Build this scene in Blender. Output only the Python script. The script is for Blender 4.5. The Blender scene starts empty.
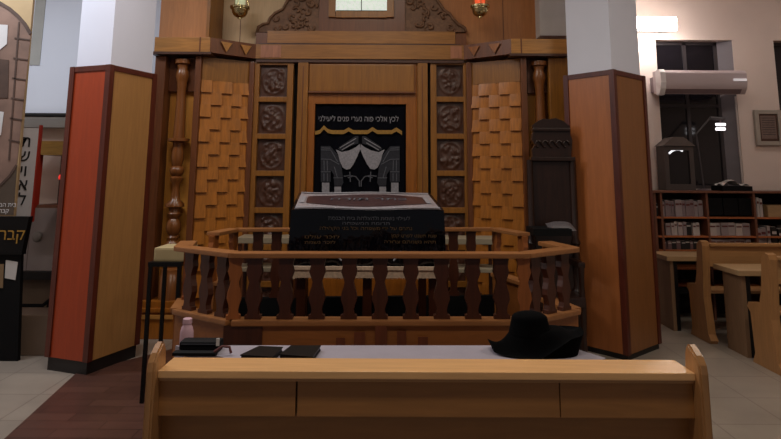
import bpy, bmesh, math, random
from mathutils import Vector, Matrix
random.seed(7)
PI = math.pi
sc = bpy.context.scene
COL = sc.collection
W, H = 781, 439
# ------------------------------------------------------------------ camera
F, CX, CY = 600.0, 391.0, 78.0
PITCH, ROLL, EYE = math.atan(0.157), 0.005, 1.55
fw = Vector((0, math.cos(PITCH), math.sin(PITCH)))
up0 = Vector((0, -math.sin(PITCH), math.cos(PITCH)))
rt0 = Vector((1, 0, 0))
rt = rt0*math.cos(ROLL) + up0*math.sin(ROLL)
up = -rt0*math.sin(ROLL) + up0*math.cos(ROLL)
EYEV = Vector((0, 0, EYE))
cd = bpy.data.cameras.new('camera'); cam = bpy.data.objects.new('camera', cd); COL.objects.link(cam)
cam.matrix_world = Matrix.Translation(EYEV) @ Matrix((rt, up, -fw)).transposed().to_4x4()
cd.sensor_width = 36; cd.lens = F*36/W
cd.shift_x = (W/2-CX)/W; cd.shift_y = (CY-H/2)/W
cd.clip_start = 0.05
sc.camera = cam
def ray(px, py): return fw*F + rt*(px-CX) + up*(CY-py)
def at(px, py, Y):
    d = ray(px, py); return EYEV + d*(Y/d.y)
def gz(px, py, Z):
    d = ray(px, py); return EYEV + d*((Z-EYE)/d.z)

# ------------------------------------------------------------------ materials
def newmat(name):
    m = bpy.data.materials.new(name); m.use_nodes = True
    nt = m.node_tree; b = nt.nodes['Principled BSDF']
    return m, nt, b
def s2l(c): return tuple((((v/255)+0.055)/1.055)**2.4 if v > 10 else v/255/12.92 for v in c) + (1,)
def ramp(nt, fac, c1, c2, p1=0.3, p2=0.7):
    r = nt.nodes.new('ShaderNodeValToRGB'); r.color_ramp.elements[0].color = c1; r.color_ramp.elements[1].color = c2
    r.color_ramp.elements[0].position = p1; r.color_ramp.elements[1].position = p2
    nt.links.new(fac, r.inputs[0]); return r.outputs[0]
def coords(nt, scale, rot=(0,0,0)):
    t = nt.nodes.new('ShaderNodeTexCoord'); m = nt.nodes.new('ShaderNodeMapping')
    m.inputs['Scale'].default_value = scale; m.inputs['Rotation'].default_value = rot
    nt.links.new(t.outputs['Object'], m.inputs[0]); return m.outputs[0]
def wood(name, c, dark=0.72, rough=0.38, scale=(14, 14, 1.2), bump=0.06):
    m, nt, b = newmat(name)
    v = coords(nt, scale)
    n = nt.nodes.new('ShaderNodeTexNoise'); n.inputs['Scale'].default_value = 2.2; n.inputs['Detail'].default_value = 6
    n.inputs['Distortion'].default_value = 1.2
    nt.links.new(v, n.inputs['Vector'])
    L = s2l(c); D = tuple(x*dark for x in L[:3]) + (1,)
    nt.links.new(ramp(nt, n.outputs['Fac'], D, L, .35, .65), b.inputs['Base Color'])
    b.inputs['Roughness'].default_value = rough
    bp = nt.nodes.new('ShaderNodeBump'); bp.inputs['Strength'].default_value = bump; bp.inputs['Distance'].default_value = 0.01
    nt.links.new(n.outputs['Fac'], bp.inputs['Height']); nt.links.new(bp.outputs[0], b.inputs['Normal'])
    return m
def plain(name, c, rough=0.6, metal=0, var=0.12, scale=6, bump=0.0, emit=0, ecol=None, alpha=None, spec=None):
    m, nt, b = newmat(name)
    v = coords(nt, (scale,)*3)
    n = nt.nodes.new('ShaderNodeTexNoise'); n.inputs['Scale'].default_value = 1; n.inputs['Detail'].default_value = 5
    nt.links.new(v, n.inputs['Vector'])
    L = s2l(c); D = tuple(x*(1-var) for x in L[:3]) + (1,)
    nt.links.new(ramp(nt, n.outputs['Fac'], D, L), b.inputs['Base Color'])
    b.inputs['Roughness'].default_value = rough; b.inputs['Metallic'].default_value = metal
    if bump:
        bp = nt.nodes.new('ShaderNodeBump'); bp.inputs['Strength'].default_value = bump; bp.inputs['Distance'].default_value = 0.02
        nt.links.new(n.outputs['Fac'], bp.inputs['Height']); nt.links.new(bp.outputs[0], b.inputs['Normal'])
    if emit:
        b.inputs['Emission Color'].default_value = s2l(ecol or c); b.inputs['Emission Strength'].default_value = emit
    if spec is not None: b.inputs['Specular IOR Level'].default_value = spec
    if alpha is not None:
        b.inputs['Alpha'].default_value = alpha
    return m
M = {}
M['ark'] = wood('ark_wood', (154, 100, 36))
M['ark_inlay'] = wood('pink_inlay', (176, 116, 84))
M['ark_o'] = wood('ark_orange_wood', (160, 94, 28))
M['ark_l'] = wood('ark_light_wood', (190, 132, 66), scale=(1.2, 14, 14))
M['ark_c'] = wood('ark_cornice_wood', (162, 108, 48), scale=(1.2, 14, 14))
M['ochre'] = wood('ochre_panel_wood', (214, 146, 62), dark=.85)
M['colm'] = wood('turned_column_wood', (134, 80, 38), rough=.28)
M['ark_r'] = wood('ark_red_wood', (116, 66, 34))
M['weave'] = wood('woven_wood', (184, 114, 40), dark=.72, rough=.33)
M['carve'] = wood('carved_dark_wood', (84, 52, 38), dark=.7, rough=.42, scale=(9, 9, 9))
M['relief'] = wood('relief_wood', (124, 88, 62), dark=.65, rough=.6, scale=(9, 9, 9))
M['beige'] = wood('beige_wall_wood', (214, 184, 144), dark=.88, rough=.55)
M['tan'] = wood('tan_wall_wood', (186, 124, 72), dark=.85, rough=.5)
M['dkgap'] = plain('dark_gap', (22, 14, 10), .8)
M['p_red'] = wood('pillar_red_lit_laminate', (166, 62, 24), dark=.86, rough=.42)  # warm light on this pillar face is put into its colour
M['p_tan'] = wood('pillar_tan_laminate', (174, 126, 74), dark=.86, rough=.42)
M['p_or'] = wood('pillar_orange_laminate', (176, 106, 58), dark=.86, rough=.36)
M['p_br'] = wood('pillar_brown_laminate', (140, 90, 48), dark=.86, rough=.42)
M['p_trim'] = wood('pillar_trim_wood', (92, 38, 24), dark=.7, rough=.4)
M['p_wht'] = plain('pillar_paint', (226, 229, 244), .7, var=.06, scale=1.5)
M['base'] = plain('black_base', (26, 22, 22), .5)
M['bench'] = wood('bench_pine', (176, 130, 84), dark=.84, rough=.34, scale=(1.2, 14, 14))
M['ledge'] = wood('bench_ledge_lit_pine', (226, 176, 122), dark=.88, rough=.24, scale=(1.2, 14, 14))  # paler than the other pine: light from above painted into the ledge
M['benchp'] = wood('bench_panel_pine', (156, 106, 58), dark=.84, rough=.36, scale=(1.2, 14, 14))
M['benchv'] = wood('bench_pine_upright', (170, 122, 76), dark=.82, rough=.34)
M['rail'] = wood('rail_wood', (158, 104, 60), dark=.8, rough=.35, scale=(1.5, 14, 14))
M['balu'] = wood('baluster_wood', (74, 33, 14), dark=.7, rough=.4)
M['balu_l'] = wood('baluster_lit_wood', (160, 92, 44), dark=.75, rough=.4)  # lit copy of the baluster wood, light painted into its colour
M['bimah'] = wood('bimah_panel_wood', (152, 92, 44), dark=.82, rough=.4, scale=(1.5, 14, 14))
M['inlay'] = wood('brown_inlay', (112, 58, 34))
M['navy'] = plain('navy_velvet', (7, 8, 18), .85, var=.4, scale=18, spec=.1)
M['cover'] = plain('plastic_covered_velvet', (7, 7, 15), .1, var=.4, scale=7, bump=.6, spec=.35)
M['maroon'] = plain('embroidered_band', (74, 50, 54), .3, var=.45, scale=40)
M['greyb'] = plain('grey_brocade', (176, 168, 174), .3, var=.5, scale=45)
M['silver'] = plain('silver_thread', (158, 156, 164), .45, var=.35, scale=60)
M['greythr'] = plain('grey_thread', (96, 98, 108), .6, var=.5, scale=70)
M['dgrey'] = plain('dark_grey_thread', (38, 40, 52), .7, var=.5, scale=70)
M['gold'] = plain('gold_thread', (170, 128, 52), .45, var=.35, scale=50)
M['goldd'] = plain('dull_gold_thread', (104, 78, 42), .5, var=.35, scale=50)
M['cream'] = plain('cream_fringe', (236, 208, 182), .8, var=.3, scale=50)
M['creamd'] = plain('dull_cream', (150, 138, 116), .6)
M['creamb'] = plain('cream_laminate', (186, 168, 126), .5)
M['white'] = plain('white_cloth', (160, 153, 166), .65, var=.1, scale=8, bump=.15)
M['paper'] = plain('paper', (196, 190, 186), .8)
M['hat'] = plain('black_felt', (4, 4, 6), .95, var=.3, spec=.08)
M['black'] = plain('black_paint', (8, 8, 10), .4, spec=.3)
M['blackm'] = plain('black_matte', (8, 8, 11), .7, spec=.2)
M['brass'] = plain('brass', (206, 190, 140), .22, metal=1)
M['silverm'] = plain('silver_metal', (176, 168, 158), .3, metal=.3)
M['chairw'] = wood('dark_carved_chair_wood', (48, 27, 19), dark=.6, rough=.35)
M['ac'] = plain('ac_plastic', (186, 170, 172), .35, var=.04)
M['acd'] = plain('ac_vent', (118, 100, 104), .45)
M['glassd'] = plain('night_glass', (30, 27, 32), .12, var=.3, scale=2)
M['wframe'] = plain('dark_window_frame', (58, 50, 52), .5)
M['reveal'] = plain('grey_reveal', (120, 112, 116), .7)
M['lampd'] = plain('lamp_dark', (70, 62, 64), .4)
M['tube'] = plain('glow_strip', (255, 250, 245), .5, emit=22, ecol=(255, 246, 238))
M['red'] = plain('red_edge', (170, 48, 30), .5)
M['redl'] = plain('red_light', (255, 60, 50), .5, emit=.7, ecol=(255, 60, 50))
M['shelf'] = wood('bookcase_wood', (118, 72, 52), dark=.75, rough=.5)
M['shelf_o'] = wood('bookcase_shelf_edge', (170, 96, 52), dark=.8, rough=.5, scale=(1.5, 14, 14))
M['desk'] = wood('desk_laminate', (172, 140, 102), dark=.88, rough=.4, scale=(1.5, 12, 12))
M['deskleg'] = wood('desk_leg_laminate', (128, 98, 72), dark=.85, rough=.5)
M['stone'] = plain('sepia_stone_print', (142, 112, 98), .6, var=.4, scale=5)
M['stoned'] = plain('dark_sepia_print', (88, 66, 56), .6, var=.4, scale=6)
M['sand'] = plain('sand_print', (186, 158, 118), .6)
M['sky'] = plain('pale_print', (210, 206, 206), .6)
M['sepia'] = plain('brown_print', (84, 70, 58), .6, var=.2)
M['ink'] = plain('ink', (22, 20, 22), .6)
M['board'] = plain('white_board', (226, 232, 246), .5, var=.05, scale=1)
M['pglow'] = plain('lit_coloured_pane', (214, 222, 214), .4, var=.5, scale=28, emit=.75, ecol=(206, 216, 206))
M['flame'] = plain('lamp_glass', (214, 216, 190), .2, emit=.3, ecol=(220, 230, 180))
M['redglass'] = plain('red_lamp_glass', (220, 70, 40), .2, emit=.8, ecol=(225, 90, 50))
M['pink'] = plain('pale_pink_bottle', (206, 168, 180), .4, var=.1)

def wallmat(name, c, var=.08):
    return plain(name, c, .85, var=var, scale=1.6, bump=.1)
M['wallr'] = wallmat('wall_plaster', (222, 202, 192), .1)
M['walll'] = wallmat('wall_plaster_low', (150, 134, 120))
def tiles(name, c1, c2, mortar, size, rough, ms=.006):
    m, nt, b = newmat(name)
    t = nt.nodes.new('ShaderNodeTexCoord'); br = nt.nodes.new('ShaderNodeTexBrick')
    nt.links.new(t.outputs['Object'], br.inputs['Vector'])
    br.offset = 0 if size[0] == size[1] else .5
    br.inputs['Color1'].default_value = s2l(c1); br.inputs['Color2'].default_value = s2l(c2)
    br.inputs['Mortar'].default_value = s2l(mortar); br.inputs['Scale'].default_value = 1
    br.inputs['Mortar Size'].default_value = ms; br.inputs['Brick Width'].default_value = size[0]; br.inputs['Row Height'].default_value = size[1]
    n = nt.nodes.new('ShaderNodeTexNoise'); n.inputs['Scale'].default_value = 3; n.inputs['Detail'].default_value = 6
    nt.links.new(t.outputs['Object'], n.inputs['Vector'])
    mx = nt.nodes.new('ShaderNodeMixRGB'); mx.blend_type = 'MULTIPLY'; mx.inputs[0].default_value = .5
    nt.links.new(br.outputs['Color'], mx.inputs[1]); nt.links.new(ramp(nt, n.outputs['Fac'], (.6,.6,.6,1), (1,1,1,1)), mx.inputs[2])
    nt.links.new(mx.outputs[0], b.inputs['Base Color']); b.inputs['Roughness'].default_value = rough
    return m
M['floor'] = tiles('floor_tiles', (160, 148, 136), (153, 141, 130), (134, 122, 112), (.45, .45), .3)
M['parq'] = tiles('parquet', (98, 66, 56), (82, 54, 46), (56, 36, 30), (.5, .12), .35, .003)
M['walltile'] = tiles('wall_tiles', (168, 158, 156), (158, 148, 146), (130, 118, 116), (.3, .3), .4)

# ------------------------------------------------------------------ mesh builder
class MB:
    def __init__(s): s.bm = bmesh.new()
    def box(s, c, d, rz=0, rx=0, bev=0):
        mt = Matrix.Translation(Vector(c)) @ Matrix.Rotation(rz, 4, 'Z') @ Matrix.Rotation(rx, 4, 'X') @ Matrix.Diagonal((d[0], d[1], d[2], 1))
        r = bmesh.ops.create_cube(s.bm, size=1, matrix=mt)
        if bev:
            es = list({e for v in r['verts'] for e in v.link_edges})
            bmesh.ops.bevel(s.bm, geom=es, offset=bev, segments=2, affect='EDGES', profile=.7)
        return s
    def span(s, a, b, bev=0):
        c = [(a[i]+b[i])/2 for i in range(3)]; d = [abs(b[i]-a[i]) for i in range(3)]
        return s.box(c, d, bev=bev)
    def fb(s, x0, y0, x1, y1, Y, dep, bev=0):      # box whose front face covers a pixel box at depth Y
        a = at(x0, (y0+y1)/2, Y); b = at(x1, (y0+y1)/2, Y); t = at((x0+x1)/2, y0, Y); q = at((x0+x1)/2, y1, Y)
        return s.span((a.x, Y, q.z), (b.x, Y+dep, t.z), bev)
    def bar(s, a, b, w, h, bev=0):                 # beam from a to b, w wide, h high
        a = Vector(a); b = Vector(b); d = b-a
        rz = math.atan2(d.y, d.x)
        hl = math.hypot(d.x, d.y)
        mt = Matrix.Translation((a+b)/2) @ Matrix.Rotation(rz, 4, 'Z') @ Matrix.Rotation(-math.atan2(d.z, hl), 4, 'Y') @ Matrix.Diagonal((d.length, w, h, 1))
        r = bmesh.ops.create_cube(s.bm, size=1, matrix=mt)
        if bev:
            es = list({e for v in r['verts'] for e in v.link_edges})
            bmesh.ops.bevel(s.bm, geom=es, offset=bev, segments=2, affect='EDGES', profile=.7)
        return s
    def prism(s, pts, ext):                        # polygon (3d pts) extruded by vector
        ext = Vector(ext)
        lo = [s.bm.verts.new(p) for p in pts]; hi = [s.bm.verts.new(Vector(p)+ext) for p in pts]
        s.bm.faces.new(lo); s.bm.faces.new(hi[::-1])
        n = len(pts)
        for i in range(n): s.bm.faces.new((lo[i], lo[(i+1) % n], hi[(i+1) % n], hi[i]))
        return s
    def lathe(s, prof, c, seg=24, sx=1, sy=1):
        rings = []
        for r, z in prof:
            rings.append([s.bm.verts.new((c[0]+sx*max(r, .0004)*math.cos(2*PI*k/seg), c[1]+sy*max(r, .0004)*math.sin(2*PI*k/seg), c[2]+z)) for k in range(seg)])
        for a, b in zip(rings, rings[1:]):
            for k in range(seg):
                s.bm.faces.new((a[k], a[(k+1) % seg], b[(k+1) % seg], b[k]))
        s.bm.faces.new(rings[0][::-1]); s.bm.faces.new(rings[-1])
        return s
    def tube(s, pts, r, seg=8):
        pts = [Vector(p) for p in pts]; rings = []
        for i, p in enumerate(pts):
            d = (pts[min(i+1, len(pts)-1)] - pts[max(i-1, 0)]).normalized()
            u = d.orthogonal().normalized() if i == 0 else (u - d*u.dot(d)).normalized()
            v = d.cross(u)
            rings.append([s.bm.verts.new(p + (u*math.cos(2*PI*k/seg) + v*math.sin(2*PI*k/seg))*r) for k in range(seg)])
        for a, b in zip(rings, rings[1:]):
            for k in range(seg): s.bm.faces.new((a[k], a[(k+1) % seg], b[(k+1) % seg], b[k]))
        s.bm.faces.new(rings[0][::-1]); s.bm.faces.new(rings[-1])
        return s
    def grid(s, fn, nu, nv):
        vs = [[s.bm.verts.new(fn(i/nu, j/nv)) for i in range(nu+1)] for j in range(nv+1)]
        for j in range(nv):
            for i in range(nu): s.bm.faces.new((vs[j][i], vs[j][i+1], vs[j+1][i+1], vs[j+1][i]))
        return s
    def build(s, name, mat, parent=None, smooth=False):
        off = Vector((0, 0, 0)); p = parent
        while p is not None: off += p.location; p = p.parent
        if parent is None:
            xs = [v.co.copy() for v in s.bm.verts]
            off = Vector(((min(v.x for v in xs)+max(v.x for v in xs))/2, (min(v.y for v in xs)+max(v.y for v in xs))/2, min(v.z for v in xs)))
        for v in s.bm.verts: v.co -= off
        bmesh.ops.recalc_face_normals(s.bm, faces=s.bm.faces)
        me = bpy.data.meshes.new(name); s.bm.to_mesh(me); s.bm.free()
        me.materials.append(mat)
        if smooth:
            for f in me.polygons: f.use_smooth = True
        o = bpy.data.objects.new(name, me); COL.objects.link(o)
        if parent is None: o.location = off
        else: o.parent = parent
        return o
def smooth_angle(o, a=40):
    for p in o.data.polygons: p.use_smooth = True
    o.data.set_sharp_from_angle(angle=math.radians(a))
def tag(o, label, cat, group=None, kind=None):
    o['label'] = label; o['category'] = cat
    if group: o['group'] = group
    if kind: o['kind'] = kind
    return o
def thing(name, loc, label, cat, group=None):
    o = bpy.data.objects.new(name, None); COL.objects.link(o); o.location = loc; o.empty_display_size = .1
    return tag(o, label, cat, group)
def struct(name, mb, mat, parent=None):
    o = mb.build(name, mat, parent)
    if parent is None: o['kind'] = 'structure'
    return o
def dup(root, loc, label, group=None):
    r = root.copy(); COL.objects.link(r); r.location = loc; r['label'] = label
    if group: r['group'] = group
    for ch in list(root.children):
        c = ch.copy(); COL.objects.link(c); c.parent = r
        for g in list(ch.children):
            d = g.copy(); COL.objects.link(d); d.parent = c
    return r
def part_off(parent):
    off = Vector((0, 0, 0)); p = parent
    while p is not None: off += p.location; p = p.parent
    return off
def lettering(name, s, pos, size, mat, parent, rz=0, rx=PI/2, align='CENTER', ext=.001, rtl=True, width=None):
    cu = bpy.data.curves.new(name, 'FONT'); cu.body = s[::-1] if rtl else s
    cu.size = size; cu.align_x = align; cu.align_y = 'CENTER'; cu.extrude = ext; cu.resolution_u = 3
    t = bpy.data.objects.new(name+'_tmp', cu); COL.objects.link(t)
    dg = bpy.context.evaluated_depsgraph_get(); me = bpy.data.meshes.new_from_object(t.evaluated_get(dg))
    bpy.data.objects.remove(t); bpy.data.curves.remove(cu)
    me.name = name
    if width:
        w_ = max(v.co.x for v in me.vertices)-min(v.co.x for v in me.vertices); me.transform(Matrix.Diagonal((width/w_, 1, 1, 1)))
    me.transform(Matrix.Translation(Vector(pos)-part_off(parent)) @ Matrix.Rotation(rz, 4, 'Z') @ Matrix.Rotation(rx, 4, 'X'))
    me.materials.clear(); me.materials.append(mat)
    o = bpy.data.objects.new(name, me); COL.objects.link(o); o.parent = parent
    return o

# ------------------------------------------------------------------ room
CEIL = 4.1; YB = 7.2
struct('floor', MB().span((-6, -3, -.1), (6.5, YB+.3, 0)), M['floor'])
g1 = gz(5, 439, 0); g2 = gz(76, 374, 0)
dirv = (g2-g1)
pa = g1 - dirv*2.0; pb = g2 + dirv*.0
pq = [(pa.x, pa.y, .001), (.9, pa.y, .001), (.9, 5.6, .001), (-1.9, 5.6, .001), (pb.x, pb.y, .001)]
struct('floor_parquet', MB().prism([(x, y, .0) for x, y, z in pq], (0, 0, .006)), M['parq'])
struct('ceiling', MB().span((-6, -3, CEIL), (6.5, YB+.3, CEIL+.1)), M['wallr'])
# back wall right of the ark with two window openings
wx0 = at(660, 110, YB).x; wx1 = at(738, 110, YB).x; wz1 = at(690, 40, YB).z; wz0 = at(690, 189, YB).z
vx0 = at(775, 60, YB).x; vx1 = vx0+.95
w = MB()
w.span((2.0, YB, 0), (wx0, YB+.25, CEIL)); w.span((wx1, YB, 0), (vx0, YB+.25, CEIL)); w.span((vx1, YB, 0), (6.5, YB+.25, CEIL))
for a, b in ((wx0, wx1), (vx0, vx1)):
    w.span((a, YB, 0), (b, YB+.25, wz0)); w.span((a, YB, wz1), (b, YB+.25, CEIL))
struct('wall_back', w, M['wallr'])
lx = at(82, 150, 7.0).x
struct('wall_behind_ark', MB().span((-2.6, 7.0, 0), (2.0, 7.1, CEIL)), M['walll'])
struct('wall_left', MB().span((-6, -3, 0), (-5.9, 7.3, CEIL)), M['wallr'])
struct('wall_right', MB().span((6.4, -3, 0), (6.5, 7.4, CEIL)), M['wallr'])
# windows
for k, (a, b) in enumerate(((wx0, wx1), (vx0, vx1))):
    r = thing('window_%d' % (k+1), ((a+b)/2, YB+.1, wz0), '', ''); del r['label'], r['category']; r['kind'] = 'structure'
    m = MB(); t = .04; Yf = YB+.12; rr = .13 if k == 0 else 0
    bb = b-rr
    m.span((a, Yf, wz0), (a+t, Yf+.05, wz1)); m.span((bb-t, Yf, wz0), (bb, Yf+.05, wz1)); m.span((a, Yf, wz1-t), (bb, Yf+.05, wz1)); m.span((a, Yf, wz0), (bb, Yf+.05, wz0+t))
    m.span(((a+bb)/2-t/2, Yf, wz0), ((a+bb)/2+t/2, Yf+.05, wz1)); m.span((a, Yf, wz0+.98), (bb, Yf+.04, wz0+1.02))
    m.build('window_frame', M['wframe'], r)
    MB().span((a, Yf+.02, wz0), (bb, Yf+.03, wz1)).build('glass', M['glassd'], r)
    if rr:
        MB().prism([(b, YB+.01, wz0), (bb, Yf, wz0), (bb, YB+.24, wz0), (b, YB+.24, wz0)], (0, 0, wz1-wz0)).build('reveal', M['reveal'], r)

# left background: board, sill, tiled wall, dark rails
YL = 6.6
lx1 = -2.35
def LZ(py): return at(50, py, YL).z
struct('wall_back_left', MB().span((-6, YL+.06, 0), (lx1-.05, YL+.2, CEIL)), M['wallr'])
r = thing('white_wall_board', (at(55, 40, YL).x, YL, LZ(115)), 'large pale blue-white board high on the wall behind the red-sided pillar', 'board')
MB().span((at(18, 40, YL).x, YL-.02, LZ(114)), (lx1, YL+.05, LZ(-25))).build('board_panel', M['board'], r)
MB().span((at(18, 40, YL).x, YL-.05, LZ(116)), (lx1, YL+.05, LZ(113.5))).build('bottom_edge', M['ink'], r)
MB().fb(33, -10, 43, 65, YL-.03, .01).build('inset_strip', plain('grey_board_strip', (176, 176, 172), .6), r)
tag(MB().span((-6, YL-.1, LZ(128)), (lx1, YL+.05, LZ(118))).build('stone_ledge', plain('grey_ledge', (140, 136, 132), .7)), 'grey stone ledge under the pale wall board', 'ledge')
struct('wall_tiling', MB().span((-6, YL+.03, LZ(271)), (lx1, YL+.055, LZ(204))), M['walltile'])
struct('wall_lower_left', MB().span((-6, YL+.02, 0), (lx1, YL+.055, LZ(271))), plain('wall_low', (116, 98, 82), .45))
tag(MB().span((-6, YL-.06, LZ(279)), (lx1, YL+.018, LZ(271))).build('dark_wall_rail', M['ink']), 'wide dark wooden rail along the wall below the white tiles', 'rail')
r = thing('handrail', (at(40, 305, YL-.1).x, YL-.1, LZ(308)), 'thin black handrail with a bent bracket low on the left wall', 'handrail')
p0 = at(0, 306, YL-.1); p1 = at(42, 306, YL-.1); p2 = at(50, 300, YL-.1); p3 = at(62, 299, YL-.1)
MB().tube([(-5.5, YL-.1, p0.z), p1, p2, p3], .022).build('rail', M['blackm'], r)
MB().tube([p2, at(46, 312, YL-.02)], .014).build('bracket', M['blackm'], r)
MB().tube([at(20, 306, YL-.1), at(20, 312, YL-.02)], .014).build('bracket', M['blackm'], r)
gp = gz(40, 356, 0)
tag(MB().span((-5.6, gp.y, 0), (gz(62, 356, 0).x, gp.y+.3, at(40, 315, gp.y).z), .01).build('low_plinth', plain('plinth_beige', (118, 98, 82), .4)), 'low beige plinth at the foot of the wall behind the black stand', 'plinth')
# outlet
o = MB(); c = at(36, 237, YL); o.lathe([(.05, 0), (.055, .01), (.045, .02), (.02, .025)], (0, 0, 0), 20)
for v in o.bm.verts: v.co = Vector((v.co.x, -v.co.z, v.co.y)) + Vector((c.x, YL+.03, c.z))
tag(o.build('round_wall_socket', plain('socket_plastic', (150, 146, 142), .5), smooth=True), 'small round grey socket on the white tiles', 'socket')

# wall cabinet with glass
YC = 6.2
a = at(38, 141, YC); b = at(66, 155, YC); q = at(50, 208, YC)
r = thing('memorial_cabinet', ((a.x+b.x)/2, YC, q.z), 'small open wall cabinet with a yellow-brown top board and red side edge', 'cabinet')
MB().span((a.x, YC-.02, b.z), (b.x+.3, YL, a.z)).build('top_board', wood('cabinet_yellow_wood', (176, 138, 72), rough=.5, scale=(1.5, 14, 14)), r)
MB().span((a.x, YC, q.z), (a.x+.025, YC+.08, b.z)).build('side_edge', M['red'], r)
MB().span((a.x+.05, YL-.03, q.z), (b.x+.3, YL, b.z)).build('back_panel', plain('cabinet_back', (92, 74, 60), .6), r)
MB().span((a.x+.05, YC, q.z), (b.x+.3, YL, q.z+.03)).build('shelf', M['shelf'], r)
MB().span((a.x+.2, YC+.1, q.z+.03), (b.x+.2, YL-.04, q.z+.28)).build('inner_box', M['ink'], r)
c = at(54, 183, YC+.08)
tag(MB().lathe([(.0, 0), (.022, .003), (.024, .03), (.015, .05), (0, .055)], (c.x, YC+.2, q.z+.281), 12).build('red_memorial_light', M['redl'], smooth=True), 'tiny glowing red light inside the small wall cabinet', 'light')

# vertical sign with Hebrew letters
YS = 5.6
a = at(29, 128, YS); q = at(27, 222, YS)
r = thing('vertical_sign', (at(27, 222, YS).x, YS, q.z), 'tall narrow white sign with black Hebrew letters stacked one above another', 'sign')
xl = at(20, 150, YS).x; xr = at(38, 150, YS).x
MB().span((xl-.02, YS, q.z), (xr-.01, YS+.04, a.z)).build('sign_board', M['sky'], r)
MB().span((xr-.01, YS, q.z), (xr+.004, YS+.04, at(35, 125, YS).z)).build('red_side_edge', M['red'], r)['label'] = 'red edge strip'
for ch, py, px in (('ת', 142, 26), ('ש', 156, 24.5), ('וי', 171, 23.5), ('א', 185, 23), ('ל', 200, 22)):
    lettering('letter', ch, at(px, py, YS-.004), .15, M['ink'], r, ext=.003)

# sepia banner on a black stand
YN = gz(10, 362, 0).y
bx1t = at(33, 0, YN); bx1b = at(14, 216, YN)
r = thing('printed_banner', (bx1b.x-.35, YN, bx1b.z), 'tall brown printed banner picturing a stone arch, above the black stand', 'banner')
zt = at(20, -22, YN).z; zb = at(8, 216, YN).z
XR = bx1t.x; XL = XR-1.0
def edge(z):  # right edge leans inward toward the bottom
    k = (z-zb)/(bx1t.z-zb); return bx1b.x+(bx1t.x-bx1b.x)*k
MB().prism([(XL, YN, zb), (edge(zb), YN, zb), (edge(zt), YN, zt), (XL, YN, zt)], (0, .03, 0)).build('banner_panel', M['sand'], r)
arc = [at(x, y, YN-.002) for x, y in ((-75, 2), (-12, 0), (0, 3), (10, 9), (18, 16), (25, 24), (31, 34))]
low = [at(x, y, YN-.002) for x, y in ((17, 165), (10, 176), (0, 186), (-12, 192), (-75, 194))]
ar = MB().prism(arc+low, (0, -.003, 0)).build('stone_arch_print', M['stone'], r)
m = MB()
for q1, q2 in zip(arc, arc[1:]): m.bar(q1+Vector((0, -.006, 0)), q2+Vector((0, -.006, 0)), .006, .03)
for q1, q2 in zip(low, low[1:]): m.bar(q1+Vector((0, -.006, 0)), q2+Vector((0, -.006, 0)), .006, .02)
for y in (38, 58, 78, 98, 118, 140):
    k = (y-30)/135; m.bar(at(15-8*k, y, YN-.008), at(30.5-13*k, y+2, YN-.008), .004, .012)
m.bar(at(19, 22, YN-.008), at(9, 160, YN-.008), .004, .014)
m.build('stone_joints', M['stoned'], r)
MB().prism([at(x, y, YN-.007) for x, y in ((-10, 58), (9, 60), (8, 98), (-10, 98))], (0, -.003, 0)).build('dark_print', M['stoned'], r)
MB().prism([at(x, y, YN-.007) for x, y in ((-10, 24), (8, 25), (7, 44), (-10, 58))], (0, -.003, 0)).build('pale_print', M['sky'], r)
MB().prism([at(x, y, YN-.007) for x, y in ((-10, 110), (4, 112), (1, 135), (-10, 140))], (0, -.003, 0)).build('pale_print', M['sky'], r)
MB().prism([at(x, y, YN-.004) for x, y in ((-75, 194), (-12, 192), (0, 187), (10, 177), (17, 166), (13.5, 215), (-75, 215))], (0, -.003, 0)).build('brown_print', M['sepia'], r)
lettering('caption', 'בית המקדש', at(2, 205, YN-.01), .05, M['sky'], r)
lettering('caption', 'קבר', at(4, 211, YN-.01), .05, M['sky'], r)
c = at(10, 362, YN)
r = thing('black_stand', (at(5, 362, YN).x, YN, 0), 'tall black display stand with gold Hebrew letters and a paper note', 'display stand')
zt = zb-.005; x1t = at(29, 217, YN).x; x1b = at(16, 362, YN).x
z2 = at(20, 251, YN).z
MB().prism([(XL, YN, z2), (x1t-.03, YN, z2), (x1t, YN, zt), (XL, YN, zt)], (0, .06, 0)).build('head_panel', M['black'], r)
MB().prism([(XL, YN+.02, 0), (x1b, YN+.02, 0), (x1t-.05, YN+.02, z2-.01), (XL, YN+.02, z2-.01)], (0, .04, 0)).build('body', M['blackm'], r)
MB().span((XL, YN-.002, z2-.03), (x1t-.03, YN+.06, z2)).build('ledge', M['black'], r)
lettering('gold_letters', 'קבר', at(12, 235, YN-.004), .13, M['gold'], r, ext=.002)
MB().prism([at(x, y, YN+.018) for x, y in ((6, 260), (18, 262), (15.5, 280), (5, 278))], (0, -.003, 0)).build('paper_note', M['paper'], r)
MB().prism([at(x, y, YN+.018) for x, y in ((-8, 264), (4, 264), (3, 288), (-8, 288))], (0, -.003, 0)).build('brown_card', plain('brown_card', (130, 104, 74), .7), r)

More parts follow.
